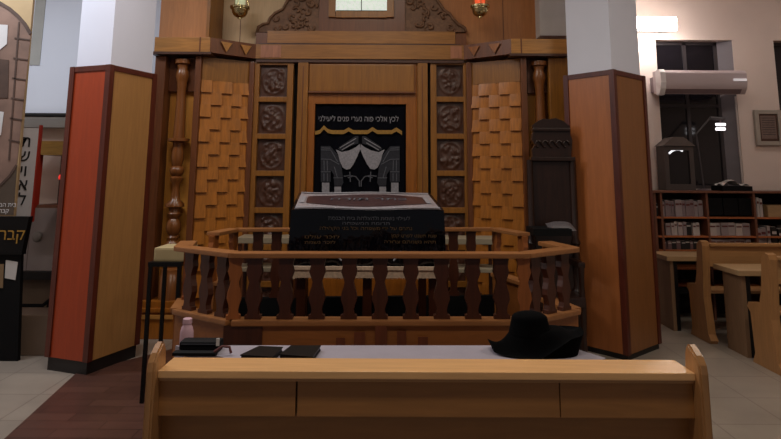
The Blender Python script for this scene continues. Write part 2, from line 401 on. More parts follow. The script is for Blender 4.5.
# ------------------------------------------------------------------ pillars
def pillar(py_bot, py_top, ang, L, K, mats, label, corner_px, z0=.1):
    C = gz(corner_px, py_bot, 0)
    zt = at(corner_px, py_top, C.y).z
    a = math.radians(ang)
    u = Vector((math.cos(a), math.sin(a), 0)); v = Vector((-math.sin(a), math.cos(a), 0))
    r = thing('clad_pillar', (C + u*L/2+v*K/2), label, 'pillar')
    def ring(i, z):
        Z = Vector((0, 0, z)); return [C+u*i+v*i+Z, C+u*(L-i)+v*i+Z, C+u*(L-i)+v*(K-i)+Z, C+u*i+v*(K-i)+Z]
    MB().prism(ring(.02, 0), (0, 0, .12)).build('base', M['base'], r)
    MB().prism(ring(.024, z0), (0, 0, zt-z0-.02)).build('core', M['p_trim'], r)
    MB().prism(ring(.035, zt-.02), (0, 0, CEIL-zt+.02)).build('painted_shaft', M['p_wht'], r)
    t = .05
    def quad(org, d, n, s0, s1, n0, n1, z, h, name, mt):
        Z = Vector((0, 0, z)); MB().prism([org+d*s0+n*n0+Z, org+d*s1+n*n0+Z, org+d*s1+n*n1+Z, org+d*s0+n*n1+Z], (0, 0, h)).build(name, mt, r)
    for org, d, n, S, mt in ((C, u, v, L, mats[0]), (C, v, u, K, mats[1]), (C+v*K, u, -v, L, mats[0]), (C+u*L, v, -u, K, mats[1])):
        quad(org, d, n, t, S-t, .012, .03, z0, zt-z0-.04, 'panel', mt)
        quad(org, d, n, t-.001, S-t+.001, .004, .05, zt-.045, .044, 'top_trim', M['p_trim'])
    for p, du, dv in ((C, u, v), (C+u*L, -u, v), (C+v*K, u, -v), (C+u*L+v*K, -u, -v)):
        Z = Vector((0, 0, z0)); MB().prism([p+Z, p+du*t+Z, p+du*t+dv*t+Z, p+dv*t+Z], (0, 0, zt-z0)).build('corner_trim', M['p_trim'], r)
    return C
PL = pillar(377, 64, 70, .55, .44, (M['p_tan'], M['p_red']), 'square wood-clad pillar with a red-lit face and a tan face', 86)
PR = pillar(362, 69, 41, .6, .52, (M['p_br'], M['p_or']), 'square wood-clad pillar with an orange-brown face, right of the railing', 629, .045)

# ------------------------------------------------------------------ the ark
YA = 6.3; YW = 5.98
ark = thing('torah_ark', (at(360, 200, YA).x, YA+.3, 0), 'monumental carved wooden ark with woven side panels and heavy cornice', 'ark')
def A(name, mb, mat, parent=ark, smooth=False): return mb.build(name, mat, parent, smooth)
zc0 = at(360, 60, YA).z; zc1 = at(360, 46, YA).z; zu1 = at(360, 32, YA).z
xL = at(257, 53, YA).x; xR = at(463, 53, YA).x          # centre cornice ends
wLx0 = at(157, 47, YW).x; wLx1 = at(212, 47, YW).x
wRx0 = at(510, 50, YW).x; wRx1 = at(568, 50, YW).x
yb = 6.95
m = MB().span((xL, YA-.06, zc0), (xR, yb, zc1)); A('cornice', m, M['ark_c'])
m = MB().span((at(268, 40, YA).x, YA-.04, zc1+.02), (at(455, 40, YA).x, yb, zu1)); A('upper_cornice', m, M['ark_c'])
A('cornice_dark_line', MB().span((at(260, 40, YA).x, YA-.035, zc1), (at(460, 40, YA).x, yb, zc1+.02)), M['carve'])  # dark wood moulding line between the two cornice beams
for p_, q_ in ((256.5, 267.6), (455.4, 466)): A('cornice_end_block', MB().span((at(p_, 40, YA).x, YA-.03, zc1+.004), (at(q_, 40, YA).x, yb, zu1-.02)), M['ark_r'])
for p_, q_ in ((262, 282), (450, 461)): A('cornice_inlay', MB().span((at(p_, 53, YA).x, YA-.066, zc0+.01), (at(q_, 53, YA).x, YA-.055, zc1-.01)), M['ark_inlay'])
# thin dark moulding under cornice
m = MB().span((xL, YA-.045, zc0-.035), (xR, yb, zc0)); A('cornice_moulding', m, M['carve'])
# angled cornice parts and wings
def angled(x0, y0, x1, y1, z0, z1, name, mat, t=.4):
    d = Vector((x1-x0, y1-y0, 0)).normalized(); n = Vector((-d.y, d.x, 0))
    if n.y < 0: n = -n
    pts = [Vector((x0, y0, z0)), Vector((x1, y1, z0)), Vector((x1, y1, z0))+n*t, Vector((x0, y0, z0))+n*t]
    return A(name, MB().prism(pts, (0, 0, z1-z0)), mat)
angled(wLx1, YW-.06, xL, YA-.06, zc0, zc1, 'angled_cornice', M['ark_r'])
angled(xR, YA-.06, wRx0, YW-.06, zc0, zc1, 'angled_cornice', M['ark_r'])
def tri_strip(x0, y0, x1, y1, n, name, mat):
    h = zc1-zc0
    for k in range(n):
        m = MB()
        c = (k+.5)/n
        X = x0+(x1-x0)*c; Y = y0+(y1-y0)*c; dx = (x1-x0)/n*.28; dy = (y1-y0)/n*.28
        m.prism([(X-dx, Y-dy-.004, zc1-h*.2), (X+dx, Y+dy-.004, zc1-h*.2), (X, Y-.004, zc0+h*.15)], (0, -.012, 0))
        A(name, m, mat)
tri_strip(wLx1+.06, YW-.06+.03, xL, YA-.06, 2, 'triangle_inlay', M['ark_l'])
tri_strip(xR, YA-.06, wRx0-.06, YW-.06+.03, 2, 'triangle_inlay', M['ark_o'])
for x0, x1, sx in ((wLx0, wLx1, 1), (wRx0, wRx1, -1)):
    A('wing_cornice', MB().span((x0, YW-.07, zc0), (x1, yb, zc1), .006), M['ark_l'])
    A('wing_cornice_lip', MB().span((x0-.02, YW-.09, zc0-.025), (x1+.02, yb, zc0)), M['carve'])
    xb = x1-.1 if sx > 0 else x0+.1
    A('cornice_joint', MB().span((xb-.006, YW-.074, zc0), (xb+.006, YW-.06, zc1)), M['ark_r'])
ZB = 0.0
# woven panels (angled)
def woven(x0, y0, x1, y1, z0, z1, seed):
    rnd = random.Random(seed)
    d = Vector((x1-x0, y1-y0, 0)); L = d.length; d.normalize(); n = Vector((d.y, -d.x, 0))
    if n.y > 0: n = -n
    O = Vector((x0, y0, 0))
    A('woven_backing', MB().prism([O-n*.0, O+d*L, O+d*L-n*.05, O-n*.05], (0, 0, 0.001)) if 0 else MB().prism([Vector((O.x, O.y, z0)), Vector((O.x, O.y, z0))+d*L, Vector((O.x, O.y, z0))+d*L-n*.05, Vector((O.x, O.y, z0))-n*.05], (0, 0, z1-z0)), M['ark_r'])
    m = MB(); rows = int((z1-z0)/.123); rh = (z1-z0)/rows; bw = L/2.5
    for j in range(rows):
        off = 0 if j % 2 else -.5
        k = 0
        while (off+k)*bw < L-1e-4:
            a0 = max(0, (off+k)*bw); a1 = min(L, (off+k+1)*bw)
            full0 = (off+k)*bw
            if a1-a0 > .01:
                def fn(u, v, a0=a0, a1=a1, full0=full0, j=j, seed=seed):
                    s = a0+(a1-a0)*u; q = (s-full0)/bw
                    qq = min(1, max(0, q if seed == 1 else 1-q)); h = .008+(.034*qq**1.3+.006*math.sin(PI*q))*(1-.35*v)+.004*(1-v)
                    return O + d*s + n*h + Vector((0, 0, z0+rh*(j+v*1.0)))
                m.grid(fn, 8, 3)
                # underside lip
                def fl(u, v, fn=fn):
                    p = fn(u, 0); return p - n*((p-O).dot(n)-.002)*v
                m.grid(fl, 8, 1)
                def fs(u, v, fn=fn):
                    p = fn(0, u); return p - n*((p-O).dot(n)-.002)*v
                m.grid(fs, 2, 1)
                def ft(u, v, fn=fn):
                    p = fn(1, u); return p - n*((p-O).dot(n)-.002)*v
                m.grid(ft, 2, 1)
            k += 1
    o = A('woven_panel', m, M['weave'])
zw1 = at(222, 82, 6.15).z
wl0 = at(197, 150, YW+.03); wl1 = at(248, 150, YA)
woven(wl0.x, YW+.03, wl1.x, YA, .35, zw1, 1)
wr0 = at(471, 150, YA); wr1 = at(523, 150, YW+.03)
woven(wr0.x, YA, wr1.x, YW+.03, .35, zw1, 2)
zp1 = zc0-.03
for (x0, y0, x1, y1) in ((wl0.x, YW+.03, wl1.x, YA), (wr0.x, YA, wr1.x, YW+.03)):
    angled(x0, y0-.02, x1, y1-.02, zw1, zp1, 'plain_upper_panel', M['ark'], .07)
    angled(x0, y0-.01, x1, y1-.01, 0, .35, 'lower_panel', M['ark_o'], .07)
    angled(x0, y0-.03, x1, y1-.03, .33, .37, 'lower_moulding', M['ark_r'], .07)
# posts edging the woven panels
for px, Y in ((194.5, YW), (525.5, YW)):
    c = at(px, 150, Y); A('edge_post', MB().span((c.x-.03, Y-.03, 0), (c.x+.03, Y+.12, zp1), .01), M['ark_r'])
for px in (249.5, 469.5):
    c = at(px, 150, YA); A('edge_post', MB().span((c.x-.028, YA-.05, 0), (c.x+.028, YA+.1, zp1), .012), M['ark_r'])
# carved panel towers
def tower(px0, px1, seed0):
    x0 = at(px0, 130, YA).x; x1 = at(px1, 130, YA).x; st = .065; Yf = YA-.02
    fr = MB().span((x0, Yf, 0), (x0+st, YA+.06, zp1), .01).span((x1-st, Yf, 0), (x1, YA+.06, zp1), .01)
    tops = [65, 102, 139, 176, 213, 250, 287]
    zs = [at((px0+px1)/2, t, YA).z for t in tops]
    fr.span((x0+st, Yf, zs[0]), (x1-st, YA+.06, zp1))
    h = zs[0]-zs[1]; rb = h*.14
    for z in zs[1:]: fr.span((x0+st-.005, Yf+.003, z), (x1-st+.005, YA+.06, z+rb), .006)
    fr.span((x0+st, Yf, 0), (x1-st, YA+.06, zs[-1]-h+rb))
    A('panel_frame', fr, M['ark'])
    for k, z in enumerate(zs):
        rnd = random.Random(seed0+k); nn = rnd.choice((5, 6, 7, 8)); ph = rnd.random()*6; r2 = rnd.uniform(.2, .3)
        zl = z-h+rb; xa = x0+st; xb = x1-st
        bl = [(rnd.uniform(.2, .8), rnd.uniform(.2, .8), rnd.uniform(.03, .08)) for _ in range(26)]
        def fn(u, v):
            dx, dy = (u-.5)*2, (v-.5)*2; rr = math.hypot(dx, dy); th = math.atan2(dy, dx)
            hgt = .4*math.exp(-((rr-.78)/.09)**2) + .22*max(0, math.cos(nn*th+ph+rr*5))*math.exp(-((rr-.45)/.2)**2)
            hgt += .3*math.exp(-(rr/r2)**2)
            for bx_, by_, br_ in bl: hgt += .6*math.exp(-(((u-bx_)**2+(v-by_)**2)/br_**2))
            e = min(u, v, 1-u, 1-v); hgt *= min(1, e/.06)
            return Vector((xa+(xb-xa)*u, YA+.03-.02*min(hgt, 1.2), zl+(z-zl)*v))
        A('carved_panel', MB().grid(fn, 36, 36), M['carve'], smooth=True)
tower(251.5, 292, 10); tower(430.5, 470, 40)
# dark gap behind, doorway frame
gx0 = at(291, 130, YA).x; gx1 = at(432, 130, YA).x
A('recess_backing', MB().span((gx0, YA+.1, 0), (gx1, YA+.14, zp1)), M['dkgap'])
def post(px0, px1, Yf, mat, name='door_post', z1=zp1, bev=.012):
    x0 = at(px0, 130, Yf).x; x1 = at(px1, 130, Yf).x
    A(name, MB().span((x0, Yf, 0), (x1, YA+.1, z1), bev), mat)
post(296, 307, YA-.04, M['ark']); post(417.5, 428, YA-.04, M['ark'])
A('door_post_groove', MB().fb(300.5, 66, 301.5, 240, YA-.043, .004).fb(422, 66, 423, 240, YA-.043, .004), M['ark_r'])
post(307, 314.5, YA-.01, M['ark_o'], 'inner_door_post'); post(406, 417.5, YA-.01, M['ark_o'], 'inner_door_post')
zt = at(360, 104, YA).z; zl0 = at(360, 92, YA).z; zl1 = at(360, 65, YA).z
x0 = at(314.5, 130, YA).x; x1 = at(406, 130, YA).x
A('lintel', MB().span((x0-.07, YA-.012, zt), (x1+.07, YA+.1, zp1)), M['ark_o'])
A('lintel_panel', MB().span((at(310, 78, YA).x, YA-.045, zl0), (at(414, 78, YA).x, YA-.01, zl1), .01), M['ark'])
A('lintel_moulding', MB().span((at(309, 78, YA).x, YA-.055, zl0-.02), (at(415, 78, YA).x, YA-.01, zl0), .006), M['ark_r'])
# steps/plinth under the curtain
A('plinth', MB().span((gx0, YA-.06, 0), (gx1, YA+.1, .5), .008), M['ark_o'])
# wings: recess panel, outer post, turned column
def colprof():
    # (r, pixel y) measured down the column, 60..290
    P = [(.085, 59), (.085, 60), (.085, 63), (.06, 64), (.05, 68), (.062, 71), (.07, 75), (.06, 79), (.05, 82), (.052, 84), (.045, 87), (.05, 100), (.056, 120), (.06, 136), (.06, 138), (.11, 138.5), (.11, 141), (.06, 142), (.05, 146),
         (.062, 152), (.066, 158), (.055, 164), (.045, 166), (.07, 168), (.075, 171), (.065, 174), (.045, 176), (.065, 178), (.06, 181), (.04, 184), (.035, 190), (.045, 196), (.05, 200), (.095, 204), (.095, 207), (.06, 208), (.055, 212), (.07, 214), (.06, 217), (.045, 219),
         (.07, 223), (.078, 228), (.07, 232), (.045, 236), (.06, 238), (.05, 241), (.075, 244), (.09, 252), (.08, 262), (.06, 268), (.1, 270), (.1, 276), (.11, 277), (.11, 300)]
    Yc = YW-.02
    return [(r_*.95, at(175, y_, Yc).z) for r_, y_ in P][::-1]
CP = colprof(); zcol0 = CP[0][1]
for side, x0, x1, cpx in ((1, wLx0, at(192, 150, YW).x, 176), (-1, at(532, 150, YW).x, wRx1, 541)):
    A('wing_recess_panel', MB().span((x0, YW+.16, 0), (x1, YW+.2, zp1)), M['ochre'])
    if side > 0: xo0, xo1 = x0, at(161, 150, YW).x
    else: xo0, xo1 = at(551, 150, YW).x, x1
    A('wing_outer_post', MB().span((xo0, YW-.02, 0), (xo1, YW+.26, zp1), .01), M['ark_r'] if side > 0 else M['ark'])
    A('wing_upper_block', MB().span((xo1 if side > 0 else x0, YW+.1, at(175, 90, YW).z), (x1 if side > 0 else xo0, YW+.16, zp1)), M['ark_r'])
    cx = at(cpx, 150, YW-.02).x
    if side < 0: cx += .02
    o = A('turned_column', MB().lathe([(r_, z_) for r_, z_ in CP], (cx, YW+.04, 0), 28), M['colm']); smooth_angle(o, 50)
    A('column_pedestal', MB().span((x0, YW-.08, 0), (x1, YW+.22, zcol0), .01).span((x0-.02, YW-.1, zcol0-.1), (x1+.02, YW+.2, zcol0-.06), .01), M['ark_o'])
    A('pedestal_panel', MB().span((x0+.06, YW-.095, .22), (x1-.06, YW-.08, zcol0-.16), .006), M['ark_l'])
# parts above the cornice
zc_ = zc1
A('wing_upper_box', MB().span((at(160, 20, YW).x, YW, zc1), (at(207, 20, YW).x, 6.44, CEIL)), M['tan'])
A('box_corner_trim', MB().span((at(207, 20, YW).x, YW-.01, zc1), (at(210, 20, YW).x, 6.44, CEIL)), M['ark'])
yw = 6.45
struct('wall_wood_panelling', MB().span((wLx0+.1, yw, zc1-.1), (at(360, 20, yw).x, yw+.04, CEIL)), M['beige'])
struct('wall_wood_panelling_right', MB().span((at(360, 20, yw).x, yw, zc1-.1), (wRx1, yw+.04, CEIL)), M['tan'])
jm = MB()
for px in (241, 503): jm.fb(px-.3, -20, px+.3, 46, yw-.004, .006)
struct('trim_1', jm, M['ark_r'])
# cream board top right
r = thing('cream_ceiling_board', (at(552, 37, YW).x, 6.1, at(552, 37, YW).z), 'pale panel with dark bottom edge high up beside the grey-blue column', 'panel')
x0 = at(540, 20, 6.1).x; x1 = at(567, 20, 6.1).x; zz = at(552, 36, 6.1).z
MB().span((x0, 6.1, zz), (x1, 6.3, CEIL)).build('panel_board', M['paper'], r)
MB().span((x0-.01, 6.08, zz-.03), (x1, 6.31, zz)).build('bottom_edge', M['carve'], r)

# crest: centre panel with lit window, carved reliefs each side
YCr = YA+.06
zb_ = zu1
A('crest_panel', MB().span((at(319, 20, YCr).x, YCr, zb_), (at(405, 20, YCr).x, YCr+.1, CEIL-.25)), M['ark_r'])
m = MB()
for (a, b, c, d) in ((329, -40, 336, 17), (387, -40, 394, 17), (336, 11, 387, 17.5)): m.fb(a, b, c, d, YCr-.03, .04, .004)
A('crest_window_frame', m, M['ark'])
A('crest_window', MB().fb(336, -30, 387, 11, YCr-.012, .01), M['pglow'])
m = MB(); m.fb(361.2, -30, 362, 11, YCr-.016, .008); m.fb(336, 10.3, 387, 11.5, YCr-.018, .01)
A('crest_window_bars', m, M['ink'])
def relief(pts, flip):
    P = [at(x, y, YCr+.02) for x, y in pts]
    A('carved_relief', MB().prism(P, (0, .05, 0)), M['relief'])
    m = MB(); rnd = random.Random(3+flip)
    def inside(x, y):
        c = False; n = len(pts)
        for i in range(n):
            (xa, ya), (xb, yb2) = pts[i], pts[(i+1) % n]
            if (ya > y) != (yb2 > y) and x < (xb-xa)*(y-ya)/(yb2-ya)+xa: c = not c
        return c
    # embossed leaf curls
    n = 0; tries = 0
    while n < 26 and tries < 3000:
        tries += 1
        x = rnd.uniform(min(p[0] for p in pts), max(p[0] for p in pts)); y = rnd.uniform(-18, 30)
        if not all(inside(x+dx, y+dy) for dx, dy in ((3, 0), (-3, 0), (0, 3), (0, -3))): continue
        a0 = rnd.random()*6.28; path = []
        for k in range(9):
            t = k/8; rr = 4.2*(1-t*.75); path.append(at(x+rr*math.cos(a0+t*4.5), y+rr*.9*math.sin(a0+t*4.5), YCr+.012))
        m.tube(path, .016*rnd.uniform(.6, 1.1), 6); n += 1
    # raised rim following the outline (upper edge)
    rim = [at(x, y, YCr+.01) for x, y in pts[1:-1]]
    m.tube(rim, .016, 6)
    A('carved_scrolls', m, M['relief'], smooth=True)
Lp = [(319, 32), (257, 32), (258, 27), (263, 24), (268, 23), (270, 18), (275, 13), (283, 9), (286, 3), (290, -3), (296, -10), (304, -18), (319, -24)]
Rp = [(405, 32), (466, 32), (465, 28), (458, 24), (453, 19), (450, 14), (444, 10), (440, 4), (436, -2), (430, -8), (422, -16), (405, -24)]
relief(Lp, 0); relief(Rp, 1)

# curtain
YCu = YA+.02
r = thing('ark_curtain', (at(360, 250, YCu).x, YCu, at(360, 250, YCu).z-.2), 'dark navy embroidered curtain hanging in the ark doorway behind the reading table', 'curtain')
c0 = at(314.6, 150, YCu).x; c1 = at(406, 150, YCu).x; zt_ = at(360, 104, YCu).z
def cf(u, v):
    x = c0+(c1-c0)*u; return Vector((x, YCu+.012*math.sin(u*38)*(1-v*.5), .5+(zt_-.5)*v))
MB().grid(cf, 90, 4).build('cloth', M['navy'], r, smooth=True)
lettering('embroidered_words', 'לכץ אלכי פוה נערי פנים ליעילני', at(358.5, 119, YCu-.02), .08, M['silver'], r, ext=.002, width=.84)
Yb_ = YCu-.022
def poly(name, pts, mat, dy=0, par=None): return MB().prism([at(x, y, Yb_-dy) for x, y in pts], (0, .004, 0)).build(name, mat, par or r)
def sx_(x): return 300+x/6.275
def sy1(y): return 90+y/6.271
# scalloped gold band
top = []; bot = []
xs = [95, 150, 200, 300, 345, 455, 500, 605, 640]
prof = [(95, 258), (125, 250), (150, 222), (175, 245), (200, 252), (275, 252), (305, 235), (335, 252), (425, 252), (455, 232), (485, 252), (575, 252), (605, 235), (640, 258)]
poly('gold_scallop_border', [(sx_(x), sy1(y)) for x, y in prof]+[(sx_(x), sy1(y+24)) for x, y in prof[::-1]], M['gold'])
def sy2(y): return 130+y/6.271
hand = [(225, 122), (262, 138), (310, 128), (350, 108), (375, 88), (378, 120), (360, 165), (335, 215), (315, 243), (290, 248), (268, 235), (250, 195), (240, 155)]
poly('white_shawl_motif', [(sx_(x), sy2(y)) for x, y in hand], M['silver'])
poly('white_shawl_motif', [(sx_(756-x), sy2(y)) for x, y in hand], M['silver'])
arch = [(238, 118), (262, 95), (300, 70), (345, 40), (366, 38), (366, 85), (340, 92), (300, 110), (262, 133)]
for fl in (0, 1): poly('striped_roof_motif', [(sx_(756-x if fl else x), sy2(y)) for x, y in arch], M['dgrey'])
m = MB()
for fl in (0, 1):
    for (a, b) in (((250, 112), (352, 52)), ((262, 125), (340, 80))):
        f = lambda q: at(sx_(756-q[0] if fl else q[0]), sy2(q[1]), Yb_-.005)
        m.bar(f(a), f(b), .004, .008)
m.build('shawl_stripes', M['silver'], r)
slv = [(130, 100), (190, 102), (240, 160), (262, 240), (272, 330), (262, 350), (215, 350), (212, 280), (192, 250), (192, 325), (130, 325)]
for fl in (0, 1): poly('sleeve_motif', [(sx_(756-x if fl else x), sy2(y)) for x, y in slv], M['dgrey'])
m = MB()
for fl in (0, 1):
    f = lambda x, y: at(sx_(756-x if fl else x), sy2(y), Yb_-.005)
    for (a, b) in (((132, 112), (190, 114)), ((132, 124), (196, 126)), ((132, 182), (190, 184)), ((190, 184), (246, 215)), ((132, 262), (192, 262)), ((210, 300), (268, 300)), ((150, 190), (152, 255)), ((170, 190), (172, 255)), ((150, 272), (150, 322)), ((172, 272), (172, 322)), ((196, 130), (236, 200)), ((215, 230), (235, 300))):
        m.bar(f(*a), f(*b), .004, .009)
    # tendrils
    for (a, b) in (((275, 290), (315, 285)), ((315, 285), (350, 292)), ((350, 292), (372, 320)), ((372, 320), (372, 355)), ((312, 262), (316, 325)), ((300, 300), (330, 290))):
        m.bar(f(*a), f(*b), .004, .01)
m.build('silver_thread_lines', M['greythr'], r)
for fl in (0, 1):
    for q in ([(138, 330), (184, 330), (184, 390), (138, 390)], [(216, 355), (258, 355), (258, 392), (216, 392)]):
        poly('hand_motif', [(sx_(756-x if fl else x), sy2(y)) for x, y in q], M['silver'], .002)

# eternal lamps
for px, py, mt, lab in ((240, 10, M['flame'], 'brass hanging lamp with pale glass, left of the carved crest'), (480, 9, M['redglass'], 'brass hanging lamp with red glass, right of the carved crest')):
    Y = 6.1; c = at(px, py, Y)
    r = thing('hanging_lamp', (c.x, Y, c.z), lab, 'lamp', None)
    s = .01*Y/6
    o = MB().lathe([(0, -.1), (.022, -.095), (.022, -.085), (.045, -.075), (.068, -.055), (.08, -.03), (.082, -.01), (.086, -.005), (.086, .005), (.1, .012), (.102, .034), (.088, .036), (.07, .03), (.06, .0)], (c.x, Y, c.z), 24).build('bowl', M['brass'], r); smooth_angle(o, 50)
    o = MB().lathe([(.03, .02), (.05, .04), (.055, .1), (.05, .14), (.04, .15)], (c.x, Y, c.z), 20).build('glass', mt, r); smooth_angle(o)
    m = MB()
    for k in range(3):
        a = 2*PI*k/3+.5; m.tube([(c.x+.09*math.cos(a), Y+.09*math.sin(a), c.z+.025), (c.x, Y, c.z+.6)], .004, 5)
    m.tube([(c.x, Y, c.z+.6), (c.x, Y, CEIL)], .005, 5); m.build('chain', M['brass'], r)

# ------------------------------------------------------------------ bimah
ZR = at(380, 252, 3.6).z; ZL = at(380, 318, 3.6).z; ZBF = .32
FL = gz(236, 252, ZR); FR = gz(523, 252.5, ZR); LV = gz(183, 246, ZR); RV = gz(571, 247, ZR)
LS = gz(189, 240.5, ZR); RS = gz(545, 241, ZR)
B1 = gz(213, 232, ZR); B2 = gz(235, 228, ZR); B3 = gz(495, 227.5, ZR); B4 = gz(524, 232.5, ZR)
bim = thing('bimah_platform', ((FL.x+FR.x)/2, 4.4, 0), 'raised octagonal wooden platform with railings of dark vase-shaped balusters', 'platform')
def B(name, mb, mat, smooth=False): return mb.build(name, mat, bim, smooth)
def low(p, z): return Vector((p.x, p.y, z))
def rails(a, b):
    B('top_rail', MB().bar(low(a, ZR-.014), low(b, ZR-.014), .11, .028, .007), M['rail'])
    B('bottom_rail', MB().bar(low(a, ZL-.015), low(b, ZL-.015), .11, .03, .008), M['rail'])
    d = (b-a).normalized(); n = Vector((-d.y, d.x, 0))*.03
    z1 = ZL-.03
    B('base_panel', MB().prism([low(a+n, 0), low(b+n, 0), low(b-n, 0), low(a-n, 0)], (0, 0, z1)), M['bimah'])
for a, b in ((FL, FR), (LV, FL), (FR, RV), (LV, LS), (RV, RS), (B1, B2), (B3, B4)): rails(a, b)
# corner knuckles so rails meet
for p in (FL, FR, LV, RV): B('rail_corner', MB().lathe([(.052, 0), (.052, .026)], (p.x, p.y, ZR-.027), 16), M['rail'])
# back rail with dark lower wall
B('top_rail', MB().bar(low(B2, ZR-.014), low(B3, ZR-.014), .1, .028, .007), M['rail'])
zd = at(380, 296, 5.15).z
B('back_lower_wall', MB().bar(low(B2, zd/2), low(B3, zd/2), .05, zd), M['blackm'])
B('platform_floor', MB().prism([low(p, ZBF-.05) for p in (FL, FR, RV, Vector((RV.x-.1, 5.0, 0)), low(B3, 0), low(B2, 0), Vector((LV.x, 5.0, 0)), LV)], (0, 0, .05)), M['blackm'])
def balu(x, y, z0, z1, rz, mat, w=.085, name='baluster'):
    h = z1-z0
    P = [(.0, .5), (.06, .5), (.07, .36), (.14, .3), (.22, .36), (.32, .5), (.42, .46), (.52, .34), (.6, .28), (.66, .36), (.76, .5), (.86, .42), (.93, .46), (1, .5)]
    d = Vector((math.cos(rz), math.sin(rz), 0)); n = Vector((-d.y, d.x, 0))
    pts = [Vector((x, y, z0))+d*w*q+n*(-.02)+Vector((0, 0, h*t)) for t, q in P] + [Vector((x, y, z0))-d*w*q+n*(-.02)+Vector((0, 0, h*t)) for t, q in P[::-1]]
    m = MB().prism(pts, n*.04)
    B(name, m, mat)
zb0, zb1 = ZL, ZR-.028
for px in (255.5, 286.5, 317.5, 349, 379.5, 410, 440.5, 471.5, 500):
    t = (px-236)/(523-236); p = FL.lerp(FR, t); balu(p.x, p.y, zb0, zb1, 0, M['balu'], .092)
for p, mt in ((FL, M['balu_l']), (FR, M['balu_l'])): balu(p.x, p.y, zb0, zb1, .3 if p is FL else -.1, mt, .08, 'corner_post')
for a, b, n_, mats in ((LV, FL, 3, ('balu', 'balu', 'balu')), (FR, RV, 3, ('balu', 'balu', 'balu'))):
    rz = math.atan2(b.y-a.y, b.x-a.x)
    for k in range(n_):
        p = a.lerp(b, (k+.55)/n_*.92+.02); balu(p.x, p.y, zb0, zb1, rz, M[mats[k]], .085)
for a, b in ((LV, LS), (RV, RS)):
    rz = math.atan2(b.y-a.y, b.x-a.x); p = a.lerp(b, .9); balu(p.x, p.y, zb0, zb1, rz, M['balu_l'], .08)
for a, b in ((B1, B2), (B4, B3)):
    rz = math.atan2(b.y-a.y, b.x-a.x)
    for t in (.05, .95): p = a.lerp(b, t); balu(p.x, p.y, ZL, zb1, rz, M['balu_l'], .09)
for px in (258, 276, 452, 470):
    t = (px-235)/(495-235); p = B2.lerp(B3, t); balu(p.x, p.y, zd, zb1, 0, M['balu'], .085)
for px in (297, 366, 430):
    p = B2.lerp(B3, (px-235)/260); B('back_post', MB().span((p.x-.02, p.y-.02, zd), (p.x+.02, p.y+.02, zb1)), M['balu'])
# front panel details: dark square and stepped inlay
yf = FL.y-.03
def fpb(a, b, c, d): 
    return MB().fb(a, b, c, d, yf-.006, .005)
B('dark_square_hatch', fpb(223, 326, 262, 352), M['balu'])
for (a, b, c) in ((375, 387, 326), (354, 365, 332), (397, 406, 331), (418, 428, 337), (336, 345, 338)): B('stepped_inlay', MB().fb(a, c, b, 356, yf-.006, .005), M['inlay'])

# reading table with covered cloth
tf = at(368, 210, 4.15); tb = at(364, 193, 4.9)
X0 = at(291, 225, 4.15).x; X1 = at(444, 225, 4.15).x; XB0 = at(299, 194, 4.9).x; XB1 = at(430, 194, 4.9).x
zf, zbk = tf.z, tb.z; zfr = at(368, 268, 4.15).z
r = thing('reading_table', ((X0+X1)/2, 4.5, ZBF), 'wooden reading table under the navy cloth inside the railing', 'table')
m = MB(); m.prism([(X0+.03, 4.19, zf-.06), (X1-.03, 4.19, zf-.06), (XB1-.03, 4.87, zbk-.06), (XB0+.03, 4.87, zbk-.06)], (0, 0, .03)).build('tabletop', M['ark'], r)
for x, y in ((X0+.07, 4.24), (X1-.07, 4.24), (XB0+.07, 4.82), (XB1-.07, 4.82), ((X0+X1)/2, 4.24)):
    MB().span((x-.03, y-.03, ZBF), (x+.03, y+.03, zf-.065)).build('leg', M['balu'], r)
r = thing('table_cover', ((X0+X1)/2, 4.5, zfr), 'navy velvet reading-table cover in clear plastic with maroon top and gold lettering', 'tablecloth')
def cloth(u, v):
    # v 0..1 over top front->back ; u left->right
    x = (X0+(XB0-X0)*v) + ((X1-X0)+((XB1-XB0)-(X1-X0))*v)*u
    return Vector((x, 4.15+.75*v, zf+(zbk-zf)*v+.004*math.sin(u*9+v*3)))
MB().grid(cloth, 40, 12).build('top_cloth', M['cover'], r, smooth=True)
def fr(u, v):
    bulge = .012*math.sin(u*17+1)+.01*math.sin(u*41)
    x = X0+(X1-X0)*u
    x += (u-.5)*.03*(1-v)
    return Vector((x, 4.15-.015*math.sin(PI*v)-bulge*(1-v), zfr+(zf-zfr)*v))
MB().grid(fr, 80, 14).build('front_drape', M['cover'], r, smooth=True)
for sgn, xa, xb in ((-1, X0, XB0), (1, X1, XB1)):
    def sd(u, v, xa=xa, xb=xb, sgn=sgn):
        return Vector((xa+(xb-xa)*u+sgn*(.012*math.sin(u*14)+.015)*(1-v), 4.15+.75*u, zfr+(zf+(zbk-zf)*u-zfr)*v))
    MB().grid(sd, 30, 8).build('side_drape', M['cover'], r, smooth=True)
MB().grid(lambda u, v: Vector((XB0+(XB1-XB0)*u, 4.9, zfr+(zbk-zfr)*v)), 20, 4).build('back_drape', M['cover'], r, smooth=True)
def tp(u, v): return cloth(u, v)+Vector((0, 0, .004))
def strip(name, u0, u1, v0, v1, mat, dz=.004, nu=24, nv=4):
    return MB().grid(lambda a, b: cloth(u0+(u1-u0)*a, v0+(v1-v0)*b)+Vector((0, 0, dz)), nu, nv).build(name, mat, r, smooth=True)
strip('grey_border_field', .02, .98, .01, .99, M['greyb'], .003)
MB().grid(lambda a, b: cloth(.08+.84*a, .5+(b-.5)*(.38+.3*max(0, math.sin(PI*a))**.6))+Vector((0, 0, .006)), 40, 6).build('maroon_field', M['maroon'], r, smooth=True)
def wav(v0, amp, th): 
    return MB().grid(lambda a, b: cloth(.02+.96*a, v0+amp*math.sin(PI*a)+th*(b-.5))+Vector((0, 0, .009)), 40, 2)
wav(.05, .0, .06).build('silver_border', M['silver'], r)
